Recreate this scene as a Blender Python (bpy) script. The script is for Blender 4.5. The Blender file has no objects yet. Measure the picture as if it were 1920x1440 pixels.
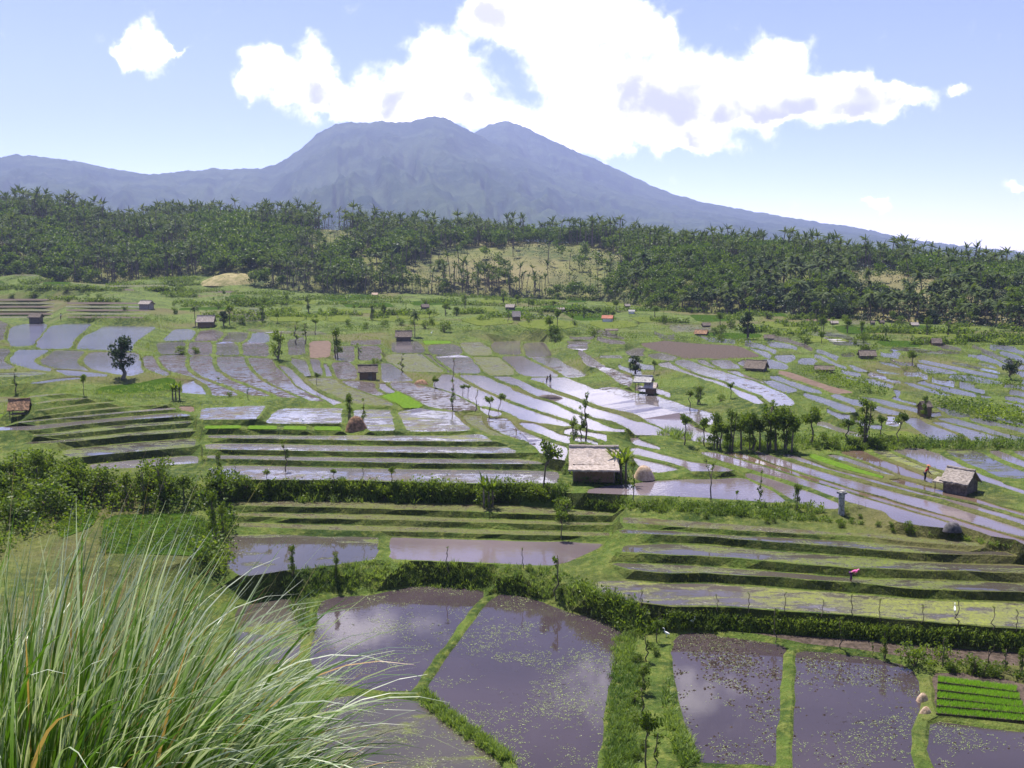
import bpy, math, random
import numpy as np
from mathutils import Vector, geometry
from mathutils.bvhtree import BVHTree

# ------------------------------------------------------------------ camera, sky, sun, exposure
ZC = 29.0                                   # eye height above the lowest ponds (m)
FPX = 1884.0                                # focal length in px of the 1920 px wide photo
PITCH = math.atan(230 / FPX)                # the horizon lies 230 px above the middle
scn = bpy.context.scene
C = scn.collection
cam_d = bpy.data.cameras.new('camera'); cam = bpy.data.objects.new('camera', cam_d); C.objects.link(cam)
cam_d.sensor_width = 36.0; cam_d.lens = FPX / 1920 * 36.0
cam_d.clip_start = 0.1; cam_d.clip_end = 20000
cam.location = (0, 0, ZC); cam.rotation_euler = (math.pi / 2 - PITCH, 0, 0)
scn.camera = cam
scn.view_settings.view_transform = 'Standard'; scn.view_settings.look = 'None'
scn.view_settings.gamma = 1.0; scn.view_settings.use_curve_mapping = False
scn.view_settings.exposure = 1.0
scn.cycles.use_denoising = True
scn.cycles.max_bounces = 6; scn.cycles.transparent_max_bounces = 6; scn.cycles.volume_bounces = 0
HAZE = 1.12e-4
scn.cycles.sample_clamp_indirect = 4.0

SUN_EL, SUN_AZ = math.radians(66), math.radians(-28)      # ahead of the camera, to its left
sun_dir = Vector((math.sin(SUN_AZ) * math.cos(SUN_EL), math.cos(SUN_AZ) * math.cos(SUN_EL), math.sin(SUN_EL)))
sd = bpy.data.lights.new('sun', 'SUN'); so = bpy.data.objects.new('sun', sd); C.objects.link(so)
sd.energy = 5.0; sd.angle = math.radians(0.5); sd.color = (1.0, 0.95, 0.86)
so.rotation_euler = sun_dir.to_track_quat('Z', 'Y').to_euler(); so.location = (0, 0, 300)

def px_ray(x, y):
    u, v = (x - 960) / FPX, (720 - y) / FPX
    cp, sp = math.cos(PITCH), math.sin(PITCH)
    return np.array([u, cp + v * sp, -sp + v * cp])
def px_at(x, y, z):
    d = px_ray(x, y); t = (z - ZC) / d[2]
    return np.array([d[0] * t, d[1] * t, z])
def to_px(P):
    P = np.atleast_2d(P); cp, sp = math.cos(PITCH), math.sin(PITCH)
    r = P - np.array([0, 0, ZC]); f = r[:, 1] * cp - r[:, 2] * sp; u = r[:, 1] * sp + r[:, 2] * cp
    return np.stack([960 + FPX * r[:, 0] / f, 720 - FPX * u / f], 1)

class NT:                                    # tiny node-tree helper
    def __init__(s, tree): s.t = tree; s.l = tree.links
    def n(s, typ, **kw):
        nd = s.t.nodes.new(typ)
        for k, v in kw.items():
            if isinstance(k, str) and k.startswith('i_'): s.put(nd.inputs[k[2:].replace('_', ' ')], v)
            else: setattr(nd, k, v)
        return nd
    def put(s, sock, v):
        if isinstance(v, bpy.types.NodeSocket): s.l.new(v, sock)
        else: sock.default_value = v
    def m(s, op, a, b=0.0, c=0.0, clamp=False):
        nd = s.t.nodes.new('ShaderNodeMath'); nd.operation = op; nd.use_clamp = clamp
        for i, v in enumerate((a, b, c)): s.put(nd.inputs[i], v)
        return nd.outputs[0]
    def mix(s, fac, a, b, blend='MIX'):
        nd = s.t.nodes.new('ShaderNodeMix'); nd.data_type = 'RGBA'; nd.blend_type = blend
        s.put(nd.inputs[0], fac)
        for sock, v in ((nd.inputs[6], a), (nd.inputs[7], b)):
            s.put(sock, v if isinstance(v, bpy.types.NodeSocket) or len(v) == 4 else (*v, 1))
        return nd.outputs[2]
    def noise(s, vec, scale, detail=4, rough=.55, dist=0.0, dims='3D'):
        nd = s.t.nodes.new('ShaderNodeTexNoise'); nd.noise_dimensions = dims
        if vec is not None: s.l.new(vec, nd.inputs['Vector'])
        for k, v in (('Scale', scale), ('Detail', detail), ('Roughness', rough), ('Distortion', dist)): nd.inputs[k].default_value = v
        return nd.outputs['Fac']
    def ramp(s, fac, lo, hi):
        nd = s.t.nodes.new('ShaderNodeMapRange'); nd.interpolation_type = 'SMOOTHSTEP'
        s.put(nd.inputs[0], fac); nd.inputs[1].default_value = lo; nd.inputs[2].default_value = hi
        return nd.outputs[0]

w = bpy.data.worlds.new("World"); scn.world = w; w.use_nodes = True
T = NT(w.node_tree); w.node_tree.nodes.clear()
sky = T.n('ShaderNodeTexSky', sky_type='NISHITA', sun_disc=False, sun_elevation=SUN_EL, sun_rotation=SUN_AZ,
          altitude=100, air_density=1.0, dust_density=0.8, ozone_density=3.0)
tc = T.n('ShaderNodeTexCoord'); sep = T.n('ShaderNodeSeparateXYZ'); T.l.new(tc.outputs['Generated'], sep.inputs[0])
yy = T.m('MAXIMUM', sep.outputs['Y'], 0.02)
cu, cv = T.m('DIVIDE', sep.outputs['X'], yy), T.m('DIVIDE', sep.outputs['Z'], yy)    # tangents of the direction
comb = T.n('ShaderNodeCombineXYZ'); T.put(comb.inputs[0], cu); T.put(comb.inputs[1], cv)
wn = T.n('ShaderNodeTexNoise'); wn.noise_dimensions = '2D'; T.l.new(comb.outputs[0], wn.inputs['Vector'])
for k, v in (('Scale', 25), ('Detail', 6), ('Roughness', .6)): wn.inputs[k].default_value = v
wsep = T.n('ShaderNodeSeparateColor'); T.l.new(wn.outputs['Color'], wsep.inputs[0])
wu = T.m('MULTIPLY_ADD', T.m('SUBTRACT', wsep.outputs[0], .5), 0.042, cu)
wv = T.m('MULTIPLY_ADD', T.m('SUBTRACT', wsep.outputs[1], .5), 0.042, cv)
CLOUDS = [(262, 70, 48, 42), (272, 108, 56, 30), (325, 92, 30, 10), (240, 95, 40, 30),
 (490, 112, 56, 38), (462, 155, 26, 42), (592, 120, 34, 60), (575, 178, 70, 44), (640, 190, 50, 30), (530, 150, 30, 40),
 (705, 190, 80, 44), (822, 150, 80, 76), (760, 175, 80, 60), (878, 180, 62, 46), (835, 100, 42, 36), (945, 226, 66, 32), (800, 220, 120, 30),
 (955, 45, 100, 50), (1080, 25, 130, 55), (1165, 40, 80, 46), (1225, 66, 40, 24), (1015, 84, 46, 18), (905, 12, 50, 40),
 (1080, 150, 100, 66), (1052, 132, 46, 38), (1185, 165, 120, 66), (1305, 150, 100, 70), (1432, 150, 80, 66), (1468, 118, 46, 46), (1380, 205, 120, 50),
 (1520, 182, 60, 48), (1100, 240, 130, 46), (1230, 225, 140, 50), (1295, 268, 80, 20), (1655, 187, 82, 34), (1600, 162, 46, 32), (1600, 212, 60, 24), (1705, 182, 46, 22),
 (1797, 166, 24, 13), (1912, 350, 26, 12), (1110, 272, 70, 24), (1460, 210, 90, 40), (1640, 385, 30, 10),
 (640, -260, 190, 60), (1250, -420, 240, 80), (250, -520, 200, 70), (1700, -220, 160, 50), (900, -760, 300, 90)]
tot = None
for (bx, by, rx, ry) in CLOUDS:
    d = px_ray(bx, by); u0, v0 = d[0] / d[1], d[2] / d[1]
    a = T.m('MULTIPLY', T.m('SUBTRACT', wu, u0), FPX / rx); b = T.m('MULTIPLY', T.m('SUBTRACT', wv, v0), FPX / ry)
    q = T.m('MULTIPLY_ADD', a, a, T.m('MULTIPLY', b, b))
    g = T.m('EXPONENT', T.m('MULTIPLY', q, -1.5))
    tot = g if tot is None else T.m('ADD', tot, g)
n2 = T.noise(comb.outputs[0], 30, 7, .60, .2, '2D')
dens = T.m('MULTIPLY_ADD', T.m('SUBTRACT', n2, .5), 1.3, T.m('MINIMUM', tot, 1.6))
mask = T.m('MULTIPLY', T.ramp(dens, .20, 1.15), T.m('GREATER_THAN', sep.outputs['Y'], 0.03))
n3 = T.noise(comb.outputs[0], 11, 5, .55, .2, '2D')
thick = T.m('MULTIPLY', T.ramp(n3, .42, .66), T.ramp(tot, .7, 1.5))
ccol = T.mix(thick, (23, 22, 23.5), (6.4, 6.1, 8.2))
glow = T.m('MULTIPLY_ADD', T.m('EXPONENT', T.m('MULTIPLY', T.m('MAXIMUM', sep.outputs['Z'], 0.0), -11.0)), 2.7, 0.74)     # bright milky air near the horizon
gl = T.n('ShaderNodeCombineColor'); [T.put(gl.inputs[i], glow) for i in range(3)]
skyc = T.mix(1.0, T.mix(1.0, sky.outputs[0], (0.90, 0.84, 1.22), 'MULTIPLY'), gl.outputs[0], 'MULTIPLY')
bg = T.n('ShaderNodeBackground'); T.l.new(T.mix(mask, skyc, ccol), bg.inputs[0]); bg.inputs[1].default_value = 0.088
wo = T.n('ShaderNodeOutputWorld'); T.l.new(bg.outputs[0], wo.inputs[0])

# ------------------------------------------------------------------ mesh and material helpers
rng = np.random.default_rng(7); random.seed(7)
def vnoise(x, y, seed=0):
    xi, yi = np.floor(x).astype(np.int64), np.floor(y).astype(np.int64); xf, yf = x - xi, y - yi
    def h(a, b):
        n = (a * 374761393 + b * 668265263 + seed * 974711) & 0x7fffffff
        n = ((n ^ (n >> 13)) * 1274126177) & 0x7fffffff
        return ((n ^ (n >> 16)) & 0xffff) / 65535.0
    u, v = xf * xf * (3 - 2 * xf), yf * yf * (3 - 2 * yf)
    return (h(xi, yi) * (1 - u) + h(xi + 1, yi) * u) * (1 - v) + (h(xi, yi + 1) * (1 - u) + h(xi + 1, yi + 1) * u) * v
def fbm(x, y, octs=4, seed=0, gain=.5):
    s, a, t = 0, 1.0, 0
    for k in range(octs): s = s + a * (vnoise(x, y, seed + k) - .5); t += a; a *= gain; x, y = x * 2.03 + 7.1, y * 2.03 + 3.7
    return s / t

class MB:
    def __init__(s): s.V = []; s.F3 = []; s.F4 = []; s.t = []; s.n = 0
    def add(s, V, F, tint=0.5):
        V = np.asarray(V, float).reshape(-1, 3); F = np.asarray(F, np.int64)
        if F.size: (s.F3 if F.shape[1] == 3 else s.F4).append(F + s.n)
        s.V.append(V); s.t.append(np.broadcast_to(np.asarray(tint, float), (len(V),))); s.n += len(V)
    def box(s, c, size, rz=0, tint=.5):
        sx, sy, sz = np.array(size) / 2
        V = np.array([[x, y, z] for z in (-sz, sz) for x, y in ((-sx, -sy), (sx, -sy), (sx, sy), (-sx, sy))])
        if rz: c_, s_ = math.cos(rz), math.sin(rz); V = V @ np.array([[c_, s_, 0], [-s_, c_, 0], [0, 0, 1]])
        s.add(V + np.array(c), [[3, 2, 1, 0], [4, 5, 6, 7], [0, 1, 5, 4], [1, 2, 6, 5], [2, 3, 7, 6], [3, 0, 4, 7]], tint)
    def tube(s, pts, rad, k=6, tint=.5):
        pts = np.asarray(pts, float); rad = np.broadcast_to(rad, (len(pts),)); n = len(pts); V = []
        for i in range(n):
            d = pts[min(i + 1, n - 1)] - pts[max(i - 1, 0)]; d = d / (np.linalg.norm(d) + 1e-9)
            a = np.cross(d, [0, 0, 1]) if abs(d[2]) < .9 else np.cross(d, [1, 0, 0]); a /= np.linalg.norm(a); b = np.cross(d, a)
            for j in range(k):
                q = 2 * math.pi * j / k; V.append(pts[i] + rad[i] * (a * math.cos(q) + b * math.sin(q)))
        F = [[i * k + j, i * k + (j + 1) % k, (i + 1) * k + (j + 1) % k, (i + 1) * k + j] for i in range(n - 1) for j in range(k)]
        V.append(pts[-1]); s.add(V, F, tint)
        s.F3.append(np.array([[(n - 1) * k + j, (n - 1) * k + (j + 1) % k, n * k] for j in range(k)]) + s.n - len(V))
    def leaves(s, P, size, tint, aspect=.5, up=0.0, r=None):
        r = r or rng; P = np.asarray(P, float); n = len(P); size = np.broadcast_to(size, (n,))[:, None]
        d = r.normal(size=(n, 3)); d[:, 2] += up; d /= np.linalg.norm(d, axis=1)[:, None]
        e = np.cross(d, r.normal(size=(n, 3))); e /= np.linalg.norm(e, axis=1)[:, None] + 1e-9
        V = np.stack([P, P + d * size * .5 + e * size * aspect * .5, P + d * size, P + d * size * .5 - e * size * aspect * .5], 1).reshape(-1, 3)
        s.add(V, np.arange(4 * n).reshape(n, 4), np.repeat(np.broadcast_to(tint, (n,)), 4))
    def blades(s, P, D, L, W, droop, segs=3, tint=.5, t_tip=None, tipw=0):
        """arching grass blades: roots P, start directions D (unit), lengths L, widths W, droop per blade"""
        n = len(P); L = np.broadcast_to(L, (n,)); W = np.broadcast_to(W, (n,)); droop = np.broadcast_to(droop, (n,))
        side = np.cross(D, np.array([0, 0, 1.0])) + rng.normal(size=(n, 3)) * .35; side /= np.linalg.norm(side, axis=1)[:, None] + 1e-9
        pos, dr = P.copy(), D.copy(); rows = []
        tin = []
        tint = np.broadcast_to(tint, (n,)); t_tip = tint if t_tip is None else np.broadcast_to(t_tip, (n,))
        for i in range(segs + 1):
            f = i / segs; wd = (W * (1 - f ** 2.2) * (.65 + .35 * min(1, f * 4)) + W * .04)[:, None]
            rows += [pos - side * wd / 2, pos + side * wd / 2]; tt = tint + (t_tip - tint) * f ** 1.5; tin += [tt, tt]
            pos = pos + dr * (L / segs)[:, None]
            dr = dr + np.array([0, 0, -1.0]) * (droop * ((f + .25) * 1.6 * (1 - tipw) + tipw * 2.7 * f ** 1.5) / segs)[:, None]; dr = dr / np.linalg.norm(dr, axis=1)[:, None]
        V = np.stack(rows, 1).reshape(-1, 3); k = 2 * (segs + 1)
        b = np.arange(n)[:, None, None] * k; q = np.array([[2 * i, 2 * i + 1, 2 * i + 3, 2 * i + 2] for i in range(segs)])[None]
        s.add(V, (b + q).reshape(-1, 4), np.stack(tin, 1).reshape(-1))
    def mesh(s, name, mat, smooth=False):
        V = np.concatenate(s.V); me = bpy.data.meshes.new(name)
        fs = [np.concatenate(f) for f in (s.F3, s.F4) if f]
        me.vertices.add(len(V)); me.vertices.foreach_set('co', V.astype(np.float32).ravel())
        loops = np.concatenate([f.ravel() for f in fs]); cnt = np.concatenate([np.full(len(f), f.shape[1]) for f in fs])
        me.loops.add(len(loops)); me.loops.foreach_set('vertex_index', loops.astype(np.int32))
        me.polygons.add(len(cnt)); me.polygons.foreach_set('loop_start', np.concatenate([[0], np.cumsum(cnt)[:-1]]).astype(np.int32))
        me.polygons.foreach_set('loop_total', cnt.astype(np.int32))
        me.polygons.foreach_set('use_smooth', np.full(len(cnt), smooth, bool))
        at_ = me.attributes.new('tint', 'FLOAT', 'POINT'); at_.data.foreach_set('value', np.concatenate(s.t).astype(np.float32))
        me.update(calc_edges=True); me.validate()
        if mat: me.materials.append(mat)
        return me
    def obj(s, name, mat, parent=None, smooth=False): return link(name, s.mesh(name, mat, smooth), parent)
def link(name, me, parent=None):
    o = bpy.data.objects.new(name, me); C.objects.link(o)
    if parent is not None: o.parent = parent
    return o
def tag(o, label=None, cat=None, group=None, kind=None):
    for k, v in (('label', label), ('category', cat), ('group', group), ('kind', kind)):
        if v: o[k] = v
    return o
def empty(name, loc, rz=0, scale=1.0):
    o = link(name, None); o.location = [float(v) for v in loc]; o.rotation_euler = (0, 0, rz); o.empty_display_size = .2
    o.scale = (scale,) * 3 if not hasattr(scale, '__len__') else scale
    return o

def mat(name):
    m = bpy.data.materials.new(name); m.use_nodes = True; t = NT(m.node_tree)
    p = m.node_tree.nodes['Principled BSDF']; g = t.n('ShaderNodeNewGeometry')
    return m, t, p, g
def bump(t, p, h, strength, dist=.1):
    b = t.n('ShaderNodeBump'); b.inputs['Strength'].default_value = strength; b.inputs['Distance'].default_value = dist
    t.put(b.inputs['Height'], h); t.l.new(b.outputs[0], p.inputs['Normal'])
def stretch(t, vec, s):
    mp = t.n('ShaderNodeMapping'); t.l.new(vec, mp.inputs[0]); mp.inputs['Scale'].default_value = s; return mp.outputs[0]
def leaf_mat(name, dark, light, transl=.35, rough=.5, spec=.3):
    m, t, p, g = mat(name); a = t.n('ShaderNodeAttribute', attribute_name='tint')
    inf = t.n('ShaderNodeObjectInfo')
    f = t.m('ADD', a.outputs['Fac'], t.m('MULTIPLY', t.m('SUBTRACT', inf.outputs['Random'], .5), .25), clamp=True)
    col = t.mix(f, dark, light); t.l.new(col, p.inputs['Base Color']); p.inputs['Roughness'].default_value = rough
    p.inputs['Specular IOR Level'].default_value = spec
    tr = t.n('ShaderNodeBsdfTranslucent'); t.l.new(t.mix(1.0, col, (1.35, 1.3, .55), 'MULTIPLY'), tr.inputs[0])
    mx = t.n('ShaderNodeMixShader'); mx.inputs[0].default_value = transl
    t.l.new(p.outputs[0], mx.inputs[1]); t.l.new(tr.outputs[0], mx.inputs[2])
    t.l.new(mx.outputs[0], m.node_tree.nodes['Material Output'].inputs[0]); return m
def plain(name, c1, c2, scale=4, rough=.8, b=.3, st=(1, 1, 1), lo=.35, hi=.65, obj_space=False, bd=.05):
    m, t, p, g = mat(name); v = g.outputs['Position']
    if obj_space: v = t.n('ShaderNodeTexCoord').outputs['Object']
    v = stretch(t, v, st)
    n = t.noise(v, scale, 6, .65); t.l.new(t.mix(t.ramp(n, lo, hi), c1, c2), p.inputs['Base Color'])
    p.inputs['Roughness'].default_value = rough; p.inputs['Specular IOR Level'].default_value = .0 if rough == .99 else .2
    if b: bump(t, p, n, b, bd)
    return m

def water_mat(name, mud, weed=None, wthr=(.55, .62), clod=None, cthr=(.5, .56), wscale=.55, cscale=.9, ripple=.02, streak=None, rough=.035):
    """shallow paddy water over mud, with floating weed and clods of soil standing out of it where the thing has them"""
    m, t, p, g = mat(name); pos = g.outputs['Position']
    big = t.noise(pos, .09, 3, .5)
    col = t.mix(t.ramp(big, .3, .7), mud, tuple(c * .72 for c in mud))
    p.inputs['IOR'].default_value = 1.33
    rg = rough; cover = None
    if clod:
        n = t.noise(pos, cscale, 7, .72); fine = t.noise(pos, .12, 2, .5)
        cover = t.ramp(t.m('MULTIPLY_ADD', t.m('SUBTRACT', fine, .5), .35, n), *cthr)
        cc = t.mix(t.noise(pos, 3.1, 4), clod, tuple(c * .5 for c in clod)); col = t.mix(cover, col, cc)
    if weed:
        v = stretch(t, pos, streak or (1, 1, 1)); n = t.noise(v, wscale, 8, .74, .4); n2 = t.noise(pos, .05, 3, .5)
        wc = t.ramp(t.m('MULTIPLY_ADD', t.m('SUBTRACT', n2, .5), .5, n), *wthr)
        wc = t.m('MULTIPLY', wc, t.m('MULTIPLY_ADD', t.ramp(t.noise(pos, wscale * 5.5, 5, .75), .36, .56), .8, .2)); wcol = t.mix(t.noise(pos, 2.2, 4), weed, tuple(c * .5 for c in weed)); col = t.mix(wc, col, wcol)
        cover = wc if cover is None else t.m('MAXIMUM', cover, wc)
    t.l.new(col, p.inputs['Base Color'])
    if cover is not None:
        t.put(p.inputs['Roughness'], t.m('MULTIPLY_ADD', cover, .75, rough))
        t.put(p.inputs['Specular IOR Level'], t.m('MULTIPLY_ADD', cover, -.42, .5))
        h = t.m('ADD', t.m('MULTIPLY', cover, 1.0), t.m('MULTIPLY', t.noise(pos, 1.2, 3), ripple)); bump(t, p, h, .5, .10)
    else:
        p.inputs['Roughness'].default_value = rough; bump(t, p, t.noise(pos, 1.6, 4), ripple * 2, .12)
    return m
MAT = {
 'W': water_mat('paddy_water_clear', (.15, .12, .125), ripple=.06),
 'B': water_mat('paddy_water_rippled', (.13, .12, .15), ripple=.5, rough=.10),
 'D': water_mat('pond_water_specked', (.058, .044, .048), weed=(.22, .27, .09), wthr=(.66, .71), wscale=1.9, clod=(.035, .026, .022), cthr=(.66, .70), cscale=2.4),
 'Q': water_mat('pond_water_brown', (.13, .088, .065), weed=(.25, .30, .08), wthr=(.66, .72), wscale=.8),
 'M': water_mat('puddled_mud', (.13, .105, .10), clod=(.085, .066, .055), cthr=(.50, .57), cscale=.8, ripple=.3, rough=.08),
 'N': water_mat('mud_with_much_water', (.14, .12, .12), clod=(.085, .066, .052), cthr=(.57, .63), cscale=.7, ripple=.3, rough=.08),
 'R': water_mat('pale_mud_shallow', (.155, .14, .145), weed=(.22, .23, .07), wthr=(.57, .67), wscale=.5, clod=(.15, .125, .11), cthr=(.50, .66), cscale=.55, rough=.07, ripple=.2, streak=(.35, 1, 1)),
 'V': water_mat('weedy_water', (0.074, 0.063, 0.052), weed=(0.163, 0.200, 0.044), wthr=(.50, .62), wscale=.6, streak=(0.296, 0.740, 0.740)),
 'Y': water_mat('yellow_weed_water', (0.089, 0.074, 0.067), weed=(0.266, 0.296, 0.067), wthr=(.42, .58), wscale=1.0, streak=(0.296, 0.740, 0.740)),
 'O': water_mat('olive_stubble_water', (.09, .07, .05), weed=(.15, .17, .05), wthr=(.36, .55), wscale=.7, clod=(.10, .08, .05)),
 'S': plain('bare_soil', (0.096, 0.063, 0.044), (0.163, 0.111, 0.081), 1.2, .95, .6),
 'H': plain('tilled_soil', (0.041, 0.030, 0.022), (0.111, 0.081, 0.063), 2.2, .95, .9, bd=.2),
 'G': plain('seedling_green', (.07, .135, .014), (.115, .19, .025), 2.2, .99, 1.0, bd=.2),
 'L': plain('leafy_crop', (0.021, 0.048, 0.007), (0.052, 0.092, 0.013), 1.4,   .99, 1.0, bd=.3),
 'P': plain('ripening_rice', (0.074, 0.104, 0.021), (0.126, 0.148, 0.037), .8, .99, .9, bd=.2),
}
def ground_mat(name, cols, dry, scale=.12, soil=None):
    m, t, p, g = mat(name); pos = g.outputs['Position']
    n1, n2, n3 = t.noise(pos, scale, 5, .6), t.noise(pos, scale * 9, 5, .7), t.noise(pos, scale * .3, 3, .5)
    c = t.mix(t.ramp(n1, .38, .60), cols[0], cols[1]); c = t.mix(t.ramp(n2, .42, .7), c, cols[2])
    c = t.mix(t.m('MULTIPLY', t.ramp(n3, .5, .68), .75), c, dry)
    if soil:
        sx = t.n('ShaderNodeSeparateXYZ'); t.l.new(g.outputs['Normal'], sx.inputs[0])
        c = t.mix(t.m('MULTIPLY', t.ramp(t.m('SUBTRACT', 1.0, t.m('ABSOLUTE', sx.outputs['Z'])), .35, .75), .7), c, soil)
    t.l.new(c, p.inputs['Base Color']); p.inputs['Roughness'].default_value = .9; p.inputs['Specular IOR Level'].default_value = .15
    n4 = t.noise(pos, scale * 34, 4, .7); c2 = t.mix(t.m('MULTIPLY', t.ramp(n4, .52, .7), .55), c, tuple(v * .45 for v in cols[0])); t.l.new(c2, p.inputs['Base Color'])
    bump(t, p, t.m('ADD', n2, t.m('MULTIPLY', n4, .5)), 1.0, .35); return m
MAT['ground'] = ground_mat('grassy_ground', [(.028, .055, .008), (.085, .130, .020), (.155, .175, .038)], (.125, .105, .045), .12, (.050, .055, .018))
MAT['hill'] = ground_mat('hill_grass', [(.05, .072, .018), (.115, .125, .032), (.17, .16, .055)], (.20, .165, .08), .03)
MAT['leaf'] = leaf_mat('leaf_green', (.036, .078, .010), (.18, .25, .032), .5)
MAT['leaf_dark'] = leaf_mat('leaf_dark_green', (0.009, 0.026, 0.009), (0.044, 0.081, 0.021), .25)
MAT['palm'] = leaf_mat('palm_frond', (.024, .054, .014), (.14, .18, .05), .3, .6, .12)
MAT['grass'] = leaf_mat('grass_blade', (.055, .105, .010), (.27, .33, .060), .42)
MAT['reed'] = leaf_mat('tall_grass_blade', (.04, .10, .014), (.27, .36, .09), .42)
MAT['bark'] = plain('bark', (.10, .075, .055), (.22, .18, .14), 6, .9, .5, (1, 1, .3), obj_space=True)
# ------------------------------------------------------------------ levels of the valley floor, fields and ground sheet
ZX = [0, 420, 1150, 1920]
ZROWS = [(500, (26.2, 25.5, 22, 10.2)), (520, (21.3, 21, 17, 9.7)), (540, (17.3, 16.3, 13, 9.4)), (560, (14.4, 13.4, 9.9, 9.0)), (580, (12.2, 11.2, 9.3, 8.7)), (610, (9.8, 9.3, 8.7, 8.3)), (650, (9.3, 8.7, 7.8, 7.5)),
 (700, (8.9, 8.1, 7.1, 6.9)), (745, (8.3, 7.6, 6.6, 6.3)), (780, (7.6, 7.3, 6.3, 6.0)), (800, (7.2, 7.0, 6.2, 5.9)), (850, (6.2, 6.1, 5.8, 5.5)), (900, (5.2, 5.5, 5.4, 5.1)), (950, (3.4, 3.5, 4.7, 4.7)),
 (1000, (2.9, 2.5, 3.2, 3.8)), (1060, (2.6, 2.2, 2.1, 2.5)), (1100, (2.3, 1.2, 1.5, 2.0)), (1150, (1.9, .7, .3, 1.8)), (1170, (1.6, .5, 0, 1.2)), (1190, (1.3, .35, 0, .3)), (1240, (.7, .1, 0, 0)), (1320, (0, 0, 0, 0)), (1500, (0, 0, 0, 0))]
_zy = [r[0] for r in ZROWS]; _zv = np.array([r[1] for r in ZROWS])
def zbase(x, y): return float(np.interp(x, ZX, [np.interp(y, _zy, _zv[:, k]) for k in range(4)]))

TILE = {0: (0, 0, 1), 1: (0, 590, 4), 2: (480, 590, 4), 3: (960, 590, 4), 4: (1440, 590, 4), 5: (0, 770, 4), 6: (480, 770, 4), 7: (960, 770, 4), 8: (1440, 770, 4),
        'Z': (1120, 880, 2.4), 'Y': (400, 880, 2.4)}
FIELDS = []
def F(tile, typ, pts, z=None, ch=None):
    ox, oy, s = TILE[tile]; a = np.array([float(v) for v in pts.split()]).reshape(-1, 2)
    FIELDS.append({'px': a / s + (ox, oy), 'typ': typ, 'z': z, 'fix': z is not None, 'ch': ch})
# --- ponds in front
F(0, 'D', '604 1127 640 1117 700 1115 762 1102 833 1103 910 1109 845 1200 775 1296 720 1299 667 1289 617 1274 585 1240 583 1200 593 1150', 0)
F(0, 'D', '930 1114 983 1117 1025 1130 1067 1147 1108 1157 1146 1174 1169 1190 1162 1234 1146 1297 1137 1359 1133 1401 1122 1450 1115 1500 1000 1500 965 1434 950 1405 905 1380 860 1352 830 1327 806 1294 860 1215', 0)
F(0, 'V', '600 1312 667 1304 733 1306 787 1322 817 1350 858 1385 900 1417 930 1445 960 1500 600 1500 560 1400', -.12)
F(0, 'D', '1253 1226 1260 1206 1274 1192 1307 1189 1345 1190 1403 1199 1470 1212 1476 1222 1468 1280 1466 1359 1457 1438 1400 1436 1307 1432 1299 1409 1278 1351 1260 1280', .05)
F(0, 'D', '1491 1234 1500 1226 1578 1231 1641 1243 1687 1252 1699 1280 1707 1359 1718 1450 1722 1500 1484 1500 1487 1440 1487 1297', .05)
F(0, 'D', '1749 1352 1830 1357 1920 1367 2060 1385 2060 1500 1782 1500 1774 1440 1757 1401', 0)
F(0, 'H', '1751 1265 1830 1262 1907 1279 2060 1305 2060 1378 1920 1362 1830 1352 1749 1347', .12)
F(0, 'V', '440 1140 520 1125 575 1128 580 1160 560 1240 430 1260', -.1)
F(0, 'D', '1310 1446 1455 1450 1450 1510 1320 1510', -.1)
# --- right terrace strips below the pillar
F('Z', 'H', '525 724 700 733 900 750 1200 775 1500 800 1920 835 2300 870 2300 910 1920 878 1700 862 1480 850 1300 830 1100 805 900 778 700 744', .25)
F('Z', 'Y', '-40 535 0 505 150 505 300 522 500 522 700 537 900 552 1200 572 1500 592 1920 598 2300 620 2300 740 1920 713 1600 693 1300 668 1100 652 900 640 600 622 300 616 100 590 0 565', 1.9, 'g')
F('Z', 'V', '45 430 100 424 400 430 700 455 1000 474 1300 494 1600 505 1920 515 2300 535 2300 580 1920 552 1700 545 1400 536 1100 508 800 488 500 472 300 470 150 458', 2.45, 'g')
F('Z', 'V', '112 345 300 340 500 350 800 375 1100 395 1500 414 1920 430 2300 455 2300 500 1920 468 1400 452 1100 442 900 427 600 402 300 388 85 376', 3.0, 'g')
F('Z', 'V', '102 278 300 284 600 304 900 314 1200 330 1500 355 1820 370 1900 390 1500 380 1100 350 800 330 500 306 115 293', 3.6, 'g')
F('Z', 'O', '102 214 300 224 500 239 800 259 1100 284 1300 294 1500 322 1700 340 1760 350 1500 332 1200 303 900 290 600 277 300 256 108 246', 4.15, 'g')
# --- left strips and long pond
F(0, 'O', '434 944 608 946 800 952 1025 957 1142 962 1140 967 1025 965 800 957 600 952 434 950', 3.45, 'p')
F(0, 'O', '432 963 600 966 800 970 1000 975 1145 979 1145 985 1000 984 800 977 600 973 432 968', 2.95, 'p')
F(0, 'O', '432 980 600 983 800 989 1000 994 1146 997 1146 1005 1000 1004 800 998 600 994 432 988', 2.5, 'p')
F(0, 'V', '425 1004 500 1003 600 1007 708 1005 704 1030 700 1050 650 1058 600 1064 525 1071 460 1080 425 1060', 2.0)
F(0, 'W', '725 1006 800 1010 900 1014 1050 1019 1135 1022 1125 1030 1098 1043 1067 1055 1033 1062 942 1058 817 1053 722 1049', 2.0, 'p')
F(0, 'L', '100 985 140 957 190 953 172 988 112 1012', 3.2)
F(0, 'L', '200 968 350 962 405 985 400 1030 380 1045 185 1040', 3.1)
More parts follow.
